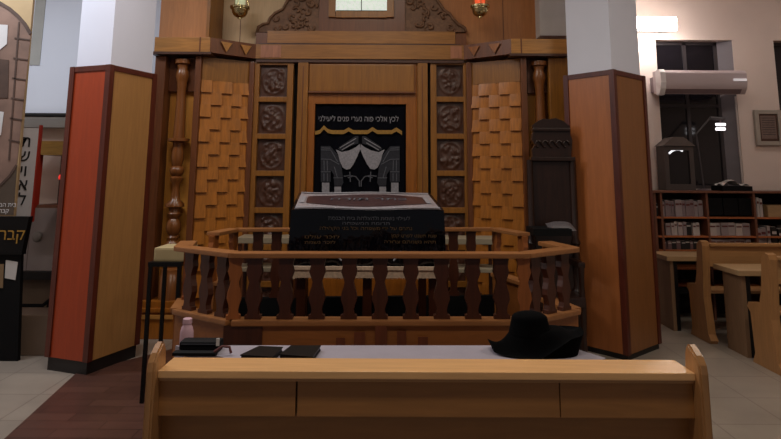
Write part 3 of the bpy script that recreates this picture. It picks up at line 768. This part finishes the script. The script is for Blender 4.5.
wav(.95, .0, .06).build('silver_border', M['silver'], r)
for u0 in (.035, .915): strip('silver_corner_motif', u0, u0+.035, .3, .7, M['silver'], .008, 4, 6)
p = cloth(.5, .52); sl = math.atan2(zbk-zf, .75)
lettering('crown_lettering', 'כתר תורה', (p.x+.02, p.y, p.z+.012), .14, M['greythr'], r, rx=sl)
for s, px, py, sz, wd_ in (('לעילוי נשמת ולהצלחת בית הכנסת', 369, 218.5, .034, 80), ('תרומת המשפחה', 366, 223.5, .026, 46), ('נתרם על ידי משפחה וכל בני הקהילה', 366, 228.5, .03, 90), ('לזכר עולם', 322, 237, .028, 34), ('שנת תשנט לפרט קטן', 414, 236, .028, 44), ('לזכר נשמת', 320, 242.5, .026, 30), ('תהא נשמתם צרורה', 410, 242, .028, 50)):
    lettering('gold_lettering', s, at(px, py, 4.112), sz, M['goldd'] if py > 226 else M['greythr'], r, ext=.0012, width=wd_*4.1/600)
m = MB(); rnd = random.Random(5)
n = 150
zf0 = at(368, 279, 4.12).z
for k in range(n):
    u = (k+.5)/n; p = fr(u, 0)
    m.box((p.x, p.y-.006, (zfr+zf0)/2+rnd.uniform(-.004, .004)), (.0062, .006, zfr-zf0))
m.span((X0, 4.122, zf0+.006), (X1, 4.126, zfr))
m.box(((X0+X1)/2, 4.118, zfr+.004), (X1-X0+.02, .02, .022))
o = m.build('fringe', M['cream'], r)
# silver pulls hanging
for px in (337, 398):
    a = at(px, 256, 4.08); s = 1 if px < 368 else -1
    MB().tube([a+Vector((-.02*s, 0, .03)), a, a+Vector((.03*s, 0, -.03))], .006, 6).build('silver_tie', M['silver'], r)

# cream two-tier side stands between railing and ark
for px0, px1, lab in ((236, 292, 'two-tier cream stand behind the railing, left of the reading table'), (443, 498, 'two-tier cream stand behind the railing, right of the reading table')):
    Y = 5.55; a = at(px0, 240, Y); b = at(px1, 240, Y); z1 = at(300, 238, Y).z; z2 = at(300, 268, Y).z
    r = thing('cream_stand', ((a.x+b.x)/2, Y+.15, 0), lab, 'stand')
    MB().span((a.x, Y, z1-.05), (b.x, Y+.3, z1), .006).build('top_shelf', M['creamd'], r)
    MB().span((a.x, Y, z2-.035), (b.x, Y+.3, z2), .006).build('lower_shelf', M['creamd'], r)
    for x in (a.x+.03, b.x-.03):
        for y in (Y+.03, Y+.27): MB().span((x-.015, y-.015, 0), (x+.015, y+.015, z1-.06)).build('leg', M['balu'], r)

# ------------------------------------------------------------------ stand at left with cream box
YT = gz(148, 404, 0).y
a = at(151, 262, YT); b = at(187, 262, YT); zt2 = at(170, 262, YT).z
r = thing('black_metal_stand', ((a.x+b.x)/2, YT, 0), 'tall slim black metal frame table beside the railing, carrying a cream box', 'stand')
m = MB(); 
Yb2 = YT+.28; xs0, xs1 = a.x, b.x-.05
for x, y in ((xs0, YT), (xs1, YT), (xs0, Yb2), (xs1, Yb2)): MB().span((x-.012, y-.012, 0), (x+.012, y+.012, zt2-.02)).build('leg', M['black'], r)
MB().span((xs0-.015, YT-.015, zt2-.03), (xs1+.015, Yb2+.015, zt2)).build('top_frame', M['black'], r)
MB().span((xs0-.01, YT-.01, .1), (xs0+.01, Yb2, .12)).build('foot_bar', M['black'], r)
tag(MB().span((at(153, 255, YT).x, YT+.01, zt2), (at(186, 255, YT).x, YT+.26, at(170, 248, YT).z), .015).build('cream_box', M['creamb'], smooth=False), 'cream box resting on the black metal stand', 'box')

# ------------------------------------------------------------------ dark carved chair (right)
YH = 5.55
def hz(py): return at(548, py, YH).z
cx0 = at(529, 180, YH).x; cx1 = at(568, 180, YH).x
r = thing('carved_throne_chair', ((cx0+cx1)/2, YH-.2, 0), 'tall dark carved wooden throne chair with a pale cushion beside the right pillar', 'chair')
X = lambda px: at(px, 180, YH).x
top = [(533, 158), (533, 150), (536, 145), (533, 140), (534, 134), (537, 130), (534, 126), (540, 121), (546, 118.5), (552, 119), (558, 118), (566, 121), (572, 126), (572, 134), (574, 140), (572, 158)]
MB().prism([Vector((X(x), YH, hz(y))) for x, y in top], (0, .05, 0)).build('crest', M['chairw'], r)
MB().span((X(531), YH-.04, hz(161)), (X(575), YH+.06, hz(157)), .008).build('crest_moulding', M['chairw'], r)
MB().span((X(534), YH-.02, hz(131)), (X(572), YH+.06, hz(128)), .006).build('crest_moulding', M['chairw'], r)
m = MB()
for sx in (539, 546, 553, 560, 567):
    path = []
    for k in range(9):
        t = k/8; path.append(Vector((X(sx)+.035*(1-t*.7)*math.cos(t*5), YH-.008, hz(145)+.05*(1-t*.7)*math.sin(t*5))))
    m.tube(path, .009, 6)
m.build('carved_scrolls', M['chairw'], r, smooth=True)
MB().span((X(533), YH, hz(290)), (X(573), YH+.045, hz(161)), .008).build('backrest', M['chairw'], r)
for x in (529, 572):
    o = MB().lathe([(.03, 0), (.03, .5), (.045, .52), (.028, .56), (.038, .75), (.028, .9), (.045, .93), (.03, .97), (.03, hz(160)), ], (X(x+1), YH, 0), 14).build('back_post', M['chairw'], r); smooth_angle(o)
MB().span((X(529), YH-.32, .44), (X(570), YH, .52), .015).build('seat', M['chairw'], r)
zz = hz(221)
for x in (531, 568):
    MB().bar(Vector((X(x), YH-.3, .78)), Vector((X(x), YH, .78)), .06, .05, .012).build('armrest', M['chairw'], r)
    MB().lathe([(.028, 0), (.022, .2), (.032, .44), (.02, .6), (.028, .77)], (X(x), YH-.28, 0), 12).build('front_leg', M['chairw'], r)
def cu(u, v):
    e = (1-(2*u-1)**4)*(1-(2*v-1)**4)
    return Vector((X(541)+(X(566)-X(541))*u, YH-.26-.02*e+.16*v, hz(228)+.05*v+.035*e))
tag(MB().grid(cu, 14, 10).build('pale_cushion', plain('cushion_grey', (96, 90, 94), .5), smooth=True), 'grey cushion lying on the dark carved throne chair', 'cushion')
tag(MB().fb(534, 229, 572, 236, YH-.35, .3).build('chair_box', M['blackm']), 'dark box under the grey cushion on the carved throne chair', 'box')

# ------------------------------------------------------------------ front bench, table and objects
YBn = 1.95
zS = at(420, 372, YBn).z
bl = at(158, 372, YBn).x; brx = at(695, 372, YBn).x
pf = gz(420, 358.5, zS).y
r = thing('pine_bench', ((bl+brx)/2, YBn+.2, 0), 'long pine bench seen from behind, across the front of the room', 'bench')
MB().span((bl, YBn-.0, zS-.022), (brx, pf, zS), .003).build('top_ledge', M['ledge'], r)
z2 = at(420, 420, YBn).z
xg = at(297, 395, YBn+.03).x
xg2 = at(559, 395, YBn+.03).x
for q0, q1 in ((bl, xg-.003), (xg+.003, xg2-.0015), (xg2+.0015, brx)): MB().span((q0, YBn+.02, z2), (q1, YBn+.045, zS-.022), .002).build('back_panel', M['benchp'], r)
for q in (xg, xg2): MB().span((q-.03, YBn+.045, z2), (q+.03, YBn+.06, zS-.022)).build('joint_strip', M['benchv'], r)
MB().span((bl, YBn+.006, zS-.032), (brx, YBn+.03, zS-.022), .003).build('moulding', M['bench'], r)
MB().span((bl, YBn+.062, .44), (brx, YBn+.08, z2+.05)).build('lower_back_panel', M['benchp'], r)
MB().span((bl, YBn+.1, .42), (brx, YBn+.42, .445), .006).build('seat', M['bench'], r)
MB().span((bl, YBn+.16, .1), (brx, YBn+.18, .2)).build('stretcher', M['bench'], r)
def endp(x0, x1):
    zt3 = zS+.075
    prof = [(YBn-.03, 0), (YBn-.03, zt3-.07), (YBn-.024, zt3-.045), (YBn-.005, zt3-.022), (YBn+.035, zt3), (YBn+.05, zt3-.004), (YBn+.056, zt3-.03), (YBn+.085, .66), (YBn+.12, .62), (YBn+.4, .58), (YBn+.43, .5), (YBn+.42, 0), (YBn+.38, 0), (YBn+.36, .12), (YBn+.15, .12), (YBn+.1, 0)]
    m = MB().prism([(x0, y, z) for y, z in prof], (x1-x0, 0, 0))
    bmesh.ops.bevel(m.bm, geom=[e for e in m.bm.edges if abs((e.verts[0].co-e.verts[1].co).x) < 1e-5], offset=.006, segments=2, affect='EDGES')
    m.build('end_panel', M['benchv'], r)
endp(bl-.026, bl); endp(brx, brx+.028)

ZT = .78
t1 = gz(565, 346, ZT); t2 = gz(605, 358.5, ZT); tl = gz(176, 346, ZT)
r = thing('front_table', (.0, 2.4, 0), 'long white-covered table in front of the pine bench', 'table')
yn = 2.12+.0
dv = (t2-t1); 
tt = [tl, t1, t2, Vector((t2.x-.02, t2.y-.02, ZT)), Vector((bl+.02, t2.y-.02, ZT))]
MB().prism([Vector((p.x, p.y, ZT-.03)) for p in tt], (0, 0, .027)).build('tabletop', M['desk'], r)
for x, y in ((tl.x+.08, t2.y+.02), (t1.x-.05, t2.y+.02), (tl.x+.08, t1.y-.08), (t1.x-.05, t1.y-.08)): MB().span((x-.025, y-.025, 0), (x+.025, y+.025, ZT-.03)).build('leg', M['benchv'], r)
cen = Vector((0, (t1.y+t2.y)/2, 0))
m = MB(); m.prism([Vector((p.x, p.y, ZT-.003)) for p in tt], (0, 0, .005))
# short hanging hem
for p, q in zip(tt, tt[1:]+tt[:1]):
    n_ = (q-p).normalized(); nn = Vector((n_.y, -n_.x, 0))
    if (p-cen).dot(nn) < 0: nn = -nn
    m.prism([p+nn*.003+Vector((0, 0, .002)), q+nn*.003+Vector((0, 0, .002)), q+nn*.008+Vector((0, 0, -.12)), p+nn*.008+Vector((0, 0, -.12))], -nn*.003)
tag(m.build('white_tablecloth', M['white']), 'pale lilac-white cloth covering the table behind the pine bench', 'tablecloth')
ZC = ZT+.003

# hat
YHt = (t1.y+t2.y)/2+.0
h0 = Vector((at(530, 340, YHt).x, YHt, ZC))
r = thing('black_hat', (h0.x, h0.y, ZC), 'black felt wide-brimmed hat lying on the white table', 'hat')
zt4 = at(529, 311, YHt).z - ZC; zr4 = at(560, 327, YHt).z - ZC
xl4 = at(488, 345, YHt).x-h0.x; xr4 = at(582, 345, YHt).x-h0.x
cb = zt4*.55
def brimf(u, v):
    a = u*2*PI; ca, sa = math.cos(a), math.sin(a)
    e = 2.0 if ca < 0 else 3.0
    k = (abs(ca)**e+abs(sa)**e)**(-1/e)
    X_ = (xr4 if ca > 0 else -xl4)*k*ca; Y_ = .125*k*sa
    x0_, y0_ = .08*ca, .07*sa
    right = max(0, ca)**.8
    ez = .004 + zr4*max(0, min(1, (ca-.1)/.5))*(.95-.25*abs(sa)) + .045*max(0, -ca)**12
    z = cb+(ez-cb)*v - .03*math.sin(PI*v)*(1-right)
    if ca > 0: z += .012*math.sin(PI*v*2)*right
    return Vector((h0.x+x0_+(X_-x0_)*v, h0.y+y0_+(Y_-y0_)*v, ZC+max(.002, z)))
m = MB(); m.grid(brimf, 72, 14)
def skirt(u, v):
    p = brimf(u, 1); return Vector((p.x+(h0.x-p.x)*.12*v, p.y+(h0.y-p.y)*.12*v, ZC+.001+(p.z-ZC)*(1-v)))
m.grid(skirt, 72, 5)
bmesh.ops.remove_doubles(m.bm, verts=m.bm.verts, dist=.0005)
m.build('brim', M['hat'], r, smooth=True)
crown = MB()
def cr(u, v):
    a = u*2*PI
    if v < .7: k = v/.7; R_ = .092-.014*k; z = cb*.8+(zt4-.03-cb*.8)*k
    else:
        k = (v-.7)/.3; R_ = .078*math.cos(k*PI/2)+.0005; z = zt4-.03+.03*math.sin(k*PI/2)
    return Vector((h0.x+R_*math.cos(a), h0.y+R_*.85*math.sin(a), ZC+z))
crown.grid(cr, 40, 20); bmesh.ops.remove_doubles(crown.bm, verts=crown.bm.verts, dist=.0003)
crown.build('crown', M['hat'], r, smooth=True)

# bottle
c = gz(187, 343, ZC)
c.y = t1.y-.04; c.x = at(187, 330, c.y).x
r = thing('pink_bottle', (c.x, c.y, ZC), 'small pale pink plastic bottle on the left end of the white table', 'bottle')
hb = at(187, 318, c.y).z-ZC
o = MB().lathe([(0, 0), (.028, .001), (.03, .01), (.029, hb*.5), (.024, hb*.68), (.018, hb*.76), (.018, hb*.8)], (c.x, c.y, ZC), 20).build('body', M['pink'], r); smooth_angle(o)
o = MB().lathe([(.02, 0), (.021, .004), (.02, hb*.18), (.016, hb*.2)], (c.x, c.y, ZC+hb*.8), 16).build('cap', M['pink'], r); smooth_angle(o)
# dark case
yq = t2.y+.07; a = at(181, 345, yq); b = at(221, 345, yq)
r = thing('black_case', ((a.x+b.x)/2, 2.5, ZC), 'black zipped case with a pale tag beside the pink bottle', 'case')
r.location.y = yq
m = MB().span((a.x, yq-.03, ZC), (b.x, yq+.05, at(200, 340, yq).z), .014); m.build('body', M['blackm'], r)
MB().tube([(a.x+.01, yq-.032, ZC+.035), (b.x-.01, yq-.032, ZC+.035)], .003, 5).build('zipper', M['dgrey'], r)
MB().box((b.x-.005, yq-.035, ZC+.045), (.014, .006, .03), rz=.3).build('tag', M['paper'], r)
yq = t2.y+.0; a = at(168, 352, yq); b = at(228, 354, yq)
r = thing('flat_black_pouch', ((a.x+b.x)/2, yq, ZC), 'thin black pouch with a reddish strap lying in front of the case', 'pouch')
MB().span((a.x+.02, yq-.01, ZC), (b.x-.05, yq+.035, ZC+.014), .005).build('pouch_body', M['blackm'], r)
MB().tube([(b.x-.06, yq, ZC+.015), (b.x-.03, yq+.01, ZC+.035), (b.x+.0, yq+.02, ZC+.03), (b.x+.01, yq+.01, ZC+.008)], .006, 6).build('strap', plain('reddish_strap', (90, 40, 40), .6), r)
# two black books
for (pts, lab) in (([(240, 355), (273, 357), (283, 347), (259, 346)], 'thin black book lying on the white table, nearer the black case'),
                   ([(279, 354.5), (313, 357), (321, 345.5), (291, 345.5)], 'black book lying on the white table, second from the black case')):
    P = [gz(x, y, ZC+.02) for x, y in pts]
    c = sum(P, Vector())/4
    r = thing('black_book', (c.x, c.y, ZC), lab, 'book')
    base = [Vector((p.x, p.y, ZC+.001)) for p in P]
    MB().prism([b+Vector((0, 0, .016)) for b in base], (0, 0, .004)).build('front_cover', M['black'], r)
    MB().prism(base, (0, 0, .003)).build('back_cover', M['black'], r)
    MB().prism([c2+(b-c2)*.95+Vector((0, 0, .003)) for b in base for c2 in [Vector((c.x, c.y, ZC+.001))]], (0, 0, .013)).build('pages', M['ink'], r)

# ------------------------------------------------------------------ right side furniture
def desk_and_bench(dx, dlabel, blabel, dl, dr, ytop, yfoot, bpx, bfoot, btop):
    # desk
    D = gz(dl, yfoot, 0); Yd = D.y; zt5 = at(dl, ytop, Yd).z
    x0 = at(dl-7, ytop, Yd).x; x1 = 5.6
    r = thing('study_desk', ((x0+x1)/2, Yd, 0), dlabel, 'desk', 'study desks on the right')
    MB().span((x0, Yd-.04, zt5-.045), (x1, Yd+.38, zt5), .006).build('desktop', M['desk'], r)
    lx0 = at(dl, 300, Yd).x
    for xx in (lx0, x1-.25):
        MB().span((xx, Yd, 0), (xx+.035, Yd+.3, zt5-.045)).build('leg', M['deskleg'], r)
        MB().span((xx+.036, Yd+.003, 0), (xx+.075, Yd+.05, zt5-.045)).build('leg_edge', M['black'], r)
    MB().span((lx0+.1, Yd+.3, .3), (x1-.1, Yd+.33, .36)).build('foot_rail', M['black'], r)
    # bench
    E = gz(bpx, bfoot, 0); Ye = E.y; zt6 = at(bpx, btop, Ye).z
    r = thing('study_bench', (E.x, Ye+.1, 0), blabel, 'bench', 'benches on the right')
    bx0 = at(bpx-6, 300, Ye).x; bx1 = 5.7
    for xx in (bx0, bx1):
        prof = [(Ye-.0, 0), (Ye-.02, .03), (Ye+.02, .08), (Ye+.06, .4), (Ye+.02, zt6-.05), (Ye+.03, zt6-.01), (Ye+.07, zt6), (Ye+.12, zt6-.04), (Ye+.16, .62), (Ye+.2, .5), (Ye+.36, .48), (Ye+.38, .44), (Ye+.34, .4), (Ye+.32, .08), (Ye+.36, .0)]
        MB().prism([(xx, y, z) for y, z in prof], (.07, 0, 0)).build('end_panel', M['benchv'], r)
    MB().span((bx0+.07, Ye+.04, zt6-.24), (bx1, Ye+.07, zt6-.05), .006).build('back_panel', M['bench'], r)
    MB().span((bx0+.07, Ye+.0, zt6-.05), (bx1, Ye+.1, zt6-.025), .006).build('top_ledge', M['bench'], r)
    MB().span((bx0+.07, Ye+.08, .43), (bx1, Ye+.34, .455), .006).build('seat', M['bench'], r)
desk_and_bench(0, 'light-topped study desk farther back, right in front of the bookcase', 'pine study bench nearer the bookcase, its end beside the rear desk', 672, 0, 256, 331, 713, 344, 241)
desk_and_bench(1, 'light-topped study desk between the two benches on the right', 'pine study bench nearest the camera among those on the right', 743, 0, 270, 358, 780, 376, 254)

# bookcase
YK = 6.75
kx0 = at(655, 220, YK).x; kx1 = 5.6
def kz(py): return at(700, py, YK).z
r = thing('bookcase', ((kx0+kx1)/2, YK+.15, 0), 'low brown open bookcase full of books under the window', 'bookcase')
dv_ = [at(x, 220, YK).x for x in (656, 662.5, 708.5, 756)] + [at(804, 220, YK).x, kx1]
sh = [193, 217, 236, 250, 268, 285]
MB().span((kx0-.03, YK-.02, kz(193)), (kx1, YK+.35, kz(191)), .003).build('top_board', M['shelf'], r)
MB().span((kx0, YK+.33, 0), (kx1, YK+.35, kz(193))).build('back_board', plain('bookcase_back', (40, 26, 22), .8), r)
for x in dv_: MB().span((x-.012, YK, 0), (x+.012, YK+.33, kz(193))).build('divider', M['shelf'], r)
for i in range(len(dv_)-1):
    for s in sh[1:]: MB().span((dv_[i]+.012, YK, kz(s)-.018), (dv_[i+1]-.012, YK+.33, kz(s)), .002).build('shelf', M['shelf_o'], r)
bookmats = [plain('book_%d' % i, c, .6) for i, c in enumerate(((150, 136, 138), (172, 160, 160), (128, 112, 116), (186, 176, 172), (110, 84, 86), (146, 128, 120), (28, 24, 26), (96, 40, 38)))]
bn = [0]
LOOK = {0: 'pale grey', 1: 'light grey', 2: 'grey', 3: 'off-white', 4: 'mauve-brown', 5: 'beige', 6: 'black', 7: 'dark red'}
def book(x, y, z, w, d, h, mi, lab, group, lean=0):
    r = thing('shelved_book', (x+w/2, y, z), lab, 'book', group)
    mm = MB().box((x+w/2, y+d/2, z+h/2), (w, d, h), bev=.002)
    mm.build('cover', bookmats[mi], r)
    MB().box((x+w/2, y+d/2+.004, z+h/2+.0015), (w*.7, d*.94, h+.001)).build('pages', M['paper'], r)
    MB().box((x+w/2, y-.0005, z+h*.75), (w*.8, .002, h*.12)).build('spine_band', bookmats[7 if mi < 4 else 3], r)
    r.rotation_euler = (0, lean, 0)
def row(x0, x1, s, ys, choose, desc, seed, gap=.003, maxw=.055, minw=.03, hv=.85):
    rnd = random.Random(seed); x = x0+.018; z = kz(s); H_ = kz(ys)-kz(s)
    while True:
        w = rnd.uniform(minw, maxw)
        if x+w > x1-.02: break
        mi = rnd.choice(choose); h = H_*rnd.uniform(hv, 1)
        book(x, YK+.03+rnd.uniform(0, .03), z, w, .2, h, mi, '%s book among those %s' % (LOOK[mi], desc), '%s books %s' % (LOOK[mi], desc))
        x += w+gap
row(dv_[1], dv_[2], 217, 200, (0, 1, 3, 2), 'standing on the top shelf of the left bookcase bay', 1)
row(dv_[1]+.03, dv_[2]-.05, 236, 222, (0, 3, 1, 6), 'standing on the second shelf of the left bookcase bay', 2, .006)
row(dv_[1], dv_[2]-.05, 250, 240, (6, 6, 4), 'on the third shelf of the left bookcase bay', 3)
row(dv_[0]-.01, dv_[1]+.01, 217, 203, (6, 1), 'in the narrow left end of the bookcase, top', 4, maxw=.035, minw=.02)
row(dv_[0]-.01, dv_[1]+.01, 236, 222, (1, 0), 'in the narrow left end of the bookcase, lower', 5, maxw=.035, minw=.02)
row(dv_[2], dv_[3], 236, 223, (3, 0, 1), 'in the second shelf of the middle bookcase bay', 6, .002, .09, .05, .9)
row(dv_[2], dv_[3], 250, 239, (0, 2, 1), 'in the third shelf of the middle bookcase bay', 7, .002, .09, .05, .9)
row(dv_[3], dv_[3]+.16, 217, 197, (3, 1, 4), 'leaning at the top of the right bookcase bay', 8, .004, .04, .025)
row(dv_[3], dv_[4], 250, 226, (3, 6, 0, 4, 1), 'on the lower shelf of the right bookcase bay', 9, .01, .07, .03)
tag(MB().span((dv_[3]+.17, YK+.05, kz(217)), (dv_[4]-.02, YK+.3, kz(205)), .005).build('wooden_box', M['desk']), 'tan box on the top shelf of the right bookcase bay', 'box')
for k in range(3):
    tag(MB().span((dv_[2]+.03+.17*k, YK+.04, kz(215.5)), (dv_[2]+.19+.17*k, YK+.28, kz(198)), .004).build('black_file_box', M['blackm']), ('black file box in the middle bookcase bay, next to the pale books', 'black file box in the middle of its bookcase bay', 'black file box in the middle bookcase bay, next to the right bay')[k], 'box', 'black file boxes in the bookcase')

# AC
YAC = 6.85
a = at(660, 70, YAC); b = at(748, 94, YAC)
r = thing('air_conditioner', ((a.x+b.x)/2, YAC, b.z), 'pale wall-mounted split air conditioner across the dark window', 'air conditioner')
zt7 = at(700, 69.5, YAC).z; zb7 = at(700, 93.5, YAC).z; hh = zt7-zb7
prof = [(YAC+.2, zb7+.02), (YAC+.06, zb7), (YAC+.01, zb7+hh*.2), (YAC-.01, zb7+hh*.45), (YAC-.005, zb7+hh*.85), (YAC+.03, zt7-.005), (YAC+.07, zt7), (YAC+.2, zt7)]
m = MB().prism([(a.x, y, z) for y, z in prof], (b.x-a.x, 0, 0)); o = m.build('body', M['ac'], r); smooth_angle(o, 35)
MB().prism([(a.x+.06, y-.003, z) for y, z in ((YAC+.055, zb7+.004), (YAC+.012, zb7+hh*.19), (YAC+.03, zb7+hh*.19), (YAC+.07, zb7+.004))], (b.x-a.x-.12, 0, 0)).build('vent_flap', M['acd'], r)
MB().prism([(a.x-.005, y, z) for y, z in [(YAC+.12, zb7-.01), (YAC+.05, zb7-.012), (YAC-.0, zb7+hh*.2), (YAC-.02, zb7+hh*.45), (YAC-.015, zb7+hh*.87), (YAC+.02, zt7+.004), (YAC+.12, zt7+.006)]], (.06, 0, 0)).build('end_cap', plain('ac_white', (222, 216, 216), .35), r)
MB().span((a.x+.03, YAC+.15, zb7+.05), (b.x-.03, YB, zt7-.05)).build('wall_bracket', M['acd'], r)
MB().span((b.x-.16, YAC-.02, zb7+hh*.52), (b.x-.01, YAC-.005, zb7+hh*.62)).build('display_strip', plain('ac_display', (240, 236, 240), .3, emit=.3), r)
c = at(738, 140, YB)
tag(MB().tube([(c.x, YB-.02, zb7+.01), (c.x, YB-.02, .0)], .012).build('drain_pipe', plain('pale_pipe', (170, 156, 150), .5), smooth=True), 'thin pale pipe running down the wall from the air conditioner', 'pipe')

# fluorescent fixture
YF = 6.9
a = at(628, 23, YF); b = at(677, 23, YF)
r = thing('fluorescent_light', ((a.x+b.x)/2, YF, a.z-.06), 'glowing white fluorescent tube fixture high on the wall above the window', 'light')
MB().span((a.x, YF+.08, a.z-.05), (b.x, YB, a.z+.06), .01).build('housing', M['paper'], r)
def tub(z): return MB().tube([(a.x, YF+.04, z), (b.x, YF+.04, z)], .042, 14)
tub(a.z+.042).build('tube', M['tube'], r); tub(a.z-.04).build('tube', M['tube'], r)

# picture frame
YP = YB-.03
r = thing('framed_document', (at(768, 128, YP).x, YP, at(768, 146, YP).z), 'small silver-framed document on the wall right of the window', 'picture')
m = MB()
x0, x1 = at(755, 128, YP).x, at(782, 128, YP).x; z0, z1 = at(768, 145.5, YP).z, at(768, 110, YP).z; t = .05
m.span((x0, YP-.02, z0), (x0+t, YP+.02, z1), .008).span((x1-t, YP-.02, z0), (x1, YP+.02, z1), .008).span((x0+t-.004, YP-.018, z0+.002), (x1-t+.004, YP+.02, z0+t), .008).span((x0+t-.004, YP-.018, z1-t), (x1-t+.004, YP+.02, z1-.002), .008)
m.build('picture_frame', M['silverm'], r)
MB().span((x0+t, YP, z0+t), (x1-t, YP+.02, z1-t)).build('mount', M['carve'], r)
MB().span((x0+t+.02, YP-.004, z0+t+.03), (x1-t-.02, YP, z1-t-.02)).build('document', plain('old_document', (128, 106, 98), .6, var=.3, scale=50), r)
m = MB()
for k in range(8): m.span((x0+t+.035, YP-.006, z1-t-.05-.028*k), (x1-t-.035, YP-.004, z1-t-.045-.028*k))
m.build('writing_lines', M['ink'], r)

# lantern-like case on bookcase, lamp, papers
YQ = 6.95; kt = kz(191)
x0, x1 = at(664.5, 160, YQ).x, at(694, 160, YQ).x; zt8 = at(680, 146, YQ).z; zp = at(678, 137, YQ).z
r = thing('lantern_case', ((x0+x1)/2, YQ, kt), 'dark house-shaped lantern case with glass front standing on the bookcase', 'lantern')
t = .05
m = MB().span((x0, YQ, kt), (x0+t, YQ+.18, zt8)).span((x1-t, YQ, kt), (x1, YQ+.18, zt8)).span((x0+t, YQ, kt), (x1-t, YQ+.18, kt+.07)).span((x0+t, YQ, zt8-.05), (x1-t, YQ+.18, zt8)).span((x0, YQ+.18, kt), (x1, YQ+.2, zt8))
m.build('case_frame', plain('case_grey', (74, 64, 62), .45), r)
xm = (x0+x1)/2
MB().prism([(x0-.02, YQ-.02, zt8), (x1+.02, YQ-.02, zt8), (xm+.06, YQ-.02, zp), (xm-.06, YQ-.02, zp)], (0, .23, 0)).build('roof', plain('case_roof', (92, 80, 76), .5), r)
MB().span((x0+t, YQ+.02, kt+.07), (x1-t, YQ+.025, zt8-.05)).build('glass_front', M['glassd'], r)
m = MB(); 
pts = [at(x, y, YQ+.015) for x, y in ((669, 153.5), (672, 151), (676, 149.5), (680, 149.6), (682.5, 151))]
m.tube(pts, .012, 6).build('arched_reflection', plain('soft_reflection', (235, 235, 240), .4, emit=1.2), r)  # arched reflection in the glass, modelled as a glowing curve
r = thing('desk_lamp', (at(696, 150, YQ).x, YQ+.05, kt), 'thin grey jointed lamp with a small lit tube in front of the window', 'lamp')
p0 = Vector((at(706, 186, YQ).x, YQ+.05, kt+.01)); p1 = at(696, 134, YQ+.05); p2 = at(710, 118, YQ+.05); p3 = at(724, 119, YQ+.05)
MB().lathe([(.07, 0), (.07, .012), (.015, .02)], p0-Vector((0, 0, .01)), 16).build('base', M['acd'], r)
MB().tube([p0, p1, p2], .011, 6).build('arm', M['lampd'], r)
MB().tube([p2, p3], .022, 8).build('head', M['lampd'], r)
m = MB().tube([at(716, 124.5, YQ+.03), at(725, 124.5, YQ+.03)], .016, 8).tube([at(716, 129, YQ+.03), at(725, 129, YQ+.03)], .016, 8)
m.build('glow_strip', plain('tube_reflection', (250, 245, 248), .4, emit=2.5), r)  # window reflection of a fluorescent tube, modelled as glowing strips
MB().bar(at(720.5, 119, YQ+.04), at(720.5, 131, YQ+.04), .012, .012).build('reflection_holder', M['acd'], r)  # added bar joining the reflection strips to the lamp head
r = MB(); x0, x1 = at(722, 188, 6.85).x, at(750, 188, 6.85).x; zq = at(736, 186, 6.85).z
tag(r.span((x0-.02, 6.8, kt), (x1, 7.05, zq), .004).build('black_box', M['blackm']), 'low black box under loose papers on top of the bookcase', 'box')
r = MB(); rnd = random.Random(8)
def pp(u, v):
    x = x0+(x1-x0)*(u*.95); return Vector((x, 6.83+.18*v, zq+.003+.055*math.exp(-((u-.35)/.18)**2)*(1-v*.3)+.02*math.sin(9*u+4*v)**2))
tag(r.grid(pp, 20, 8).build('loose_papers', M['paper']), 'crumpled heap of white papers on the black box on the bookcase', 'papers')

# ------------------------------------------------------------------ lights
def area(name, loc, size, e, col, rot=(0, 0, 0)):
    l = bpy.data.lights.new(name, 'AREA'); l.shape = 'RECTANGLE'; l.size, l.size_y = size; l.energy = e; l.color = col
    o = bpy.data.objects.new(name, l); o.location = loc; o.rotation_euler = rot; COL.objects.link(o); return o
WARM = (1, .92, .78)
area('unseen_ceiling_light', (-.1, 1.0, CEIL-.05), (1.2, .3), 40, WARM)
area('unseen_ceiling_light', (-2.0, 3.8, CEIL-.05), (1.0, .3), 34, (1, .93, .9))  # unseen lamp, placed so its light reaches the vertical sign
area('unseen_ceiling_light', (2.9, 3.2, CEIL-.05), (1.2, .3), 34, WARM)
area('unseen_ceiling_light', (-.2, 4.6, CEIL-.05), (1.2, .3), 22, WARM)
area('unseen_ceiling_light', (-4.0, 4.4, CEIL-.05), (1.0, .4), 60, (.86, .93, 1))  # unseen lamp added to brighten the left side
area('unseen_ceiling_light', (4.6, 5.8, CEIL-.05), (1.0, .3), 10, (1, .92, .86))
p = at(655, 24, 6.6)
l = bpy.data.lights.new('tube_glow', 'AREA'); l.shape = 'RECTANGLE'; l.size = .9; l.size_y = .1; l.energy = 9; l.color = (1, .94, .92)
o = bpy.data.objects.new('tube_glow', l); o.location = (p.x, 6.82, p.z); o.rotation_euler = (PI/2, 0, 0); COL.objects.link(o)
wd = bpy.data.worlds.new('world'); sc.world = wd; wd.use_nodes = True
wd.node_tree.nodes['Background'].inputs[0].default_value = (.96, .95, 1, 1); wd.node_tree.nodes['Background'].inputs[1].default_value = .115
sc.view_settings.view_transform = 'Standard'; sc.view_settings.look = 'None'; sc.view_settings.exposure = 0
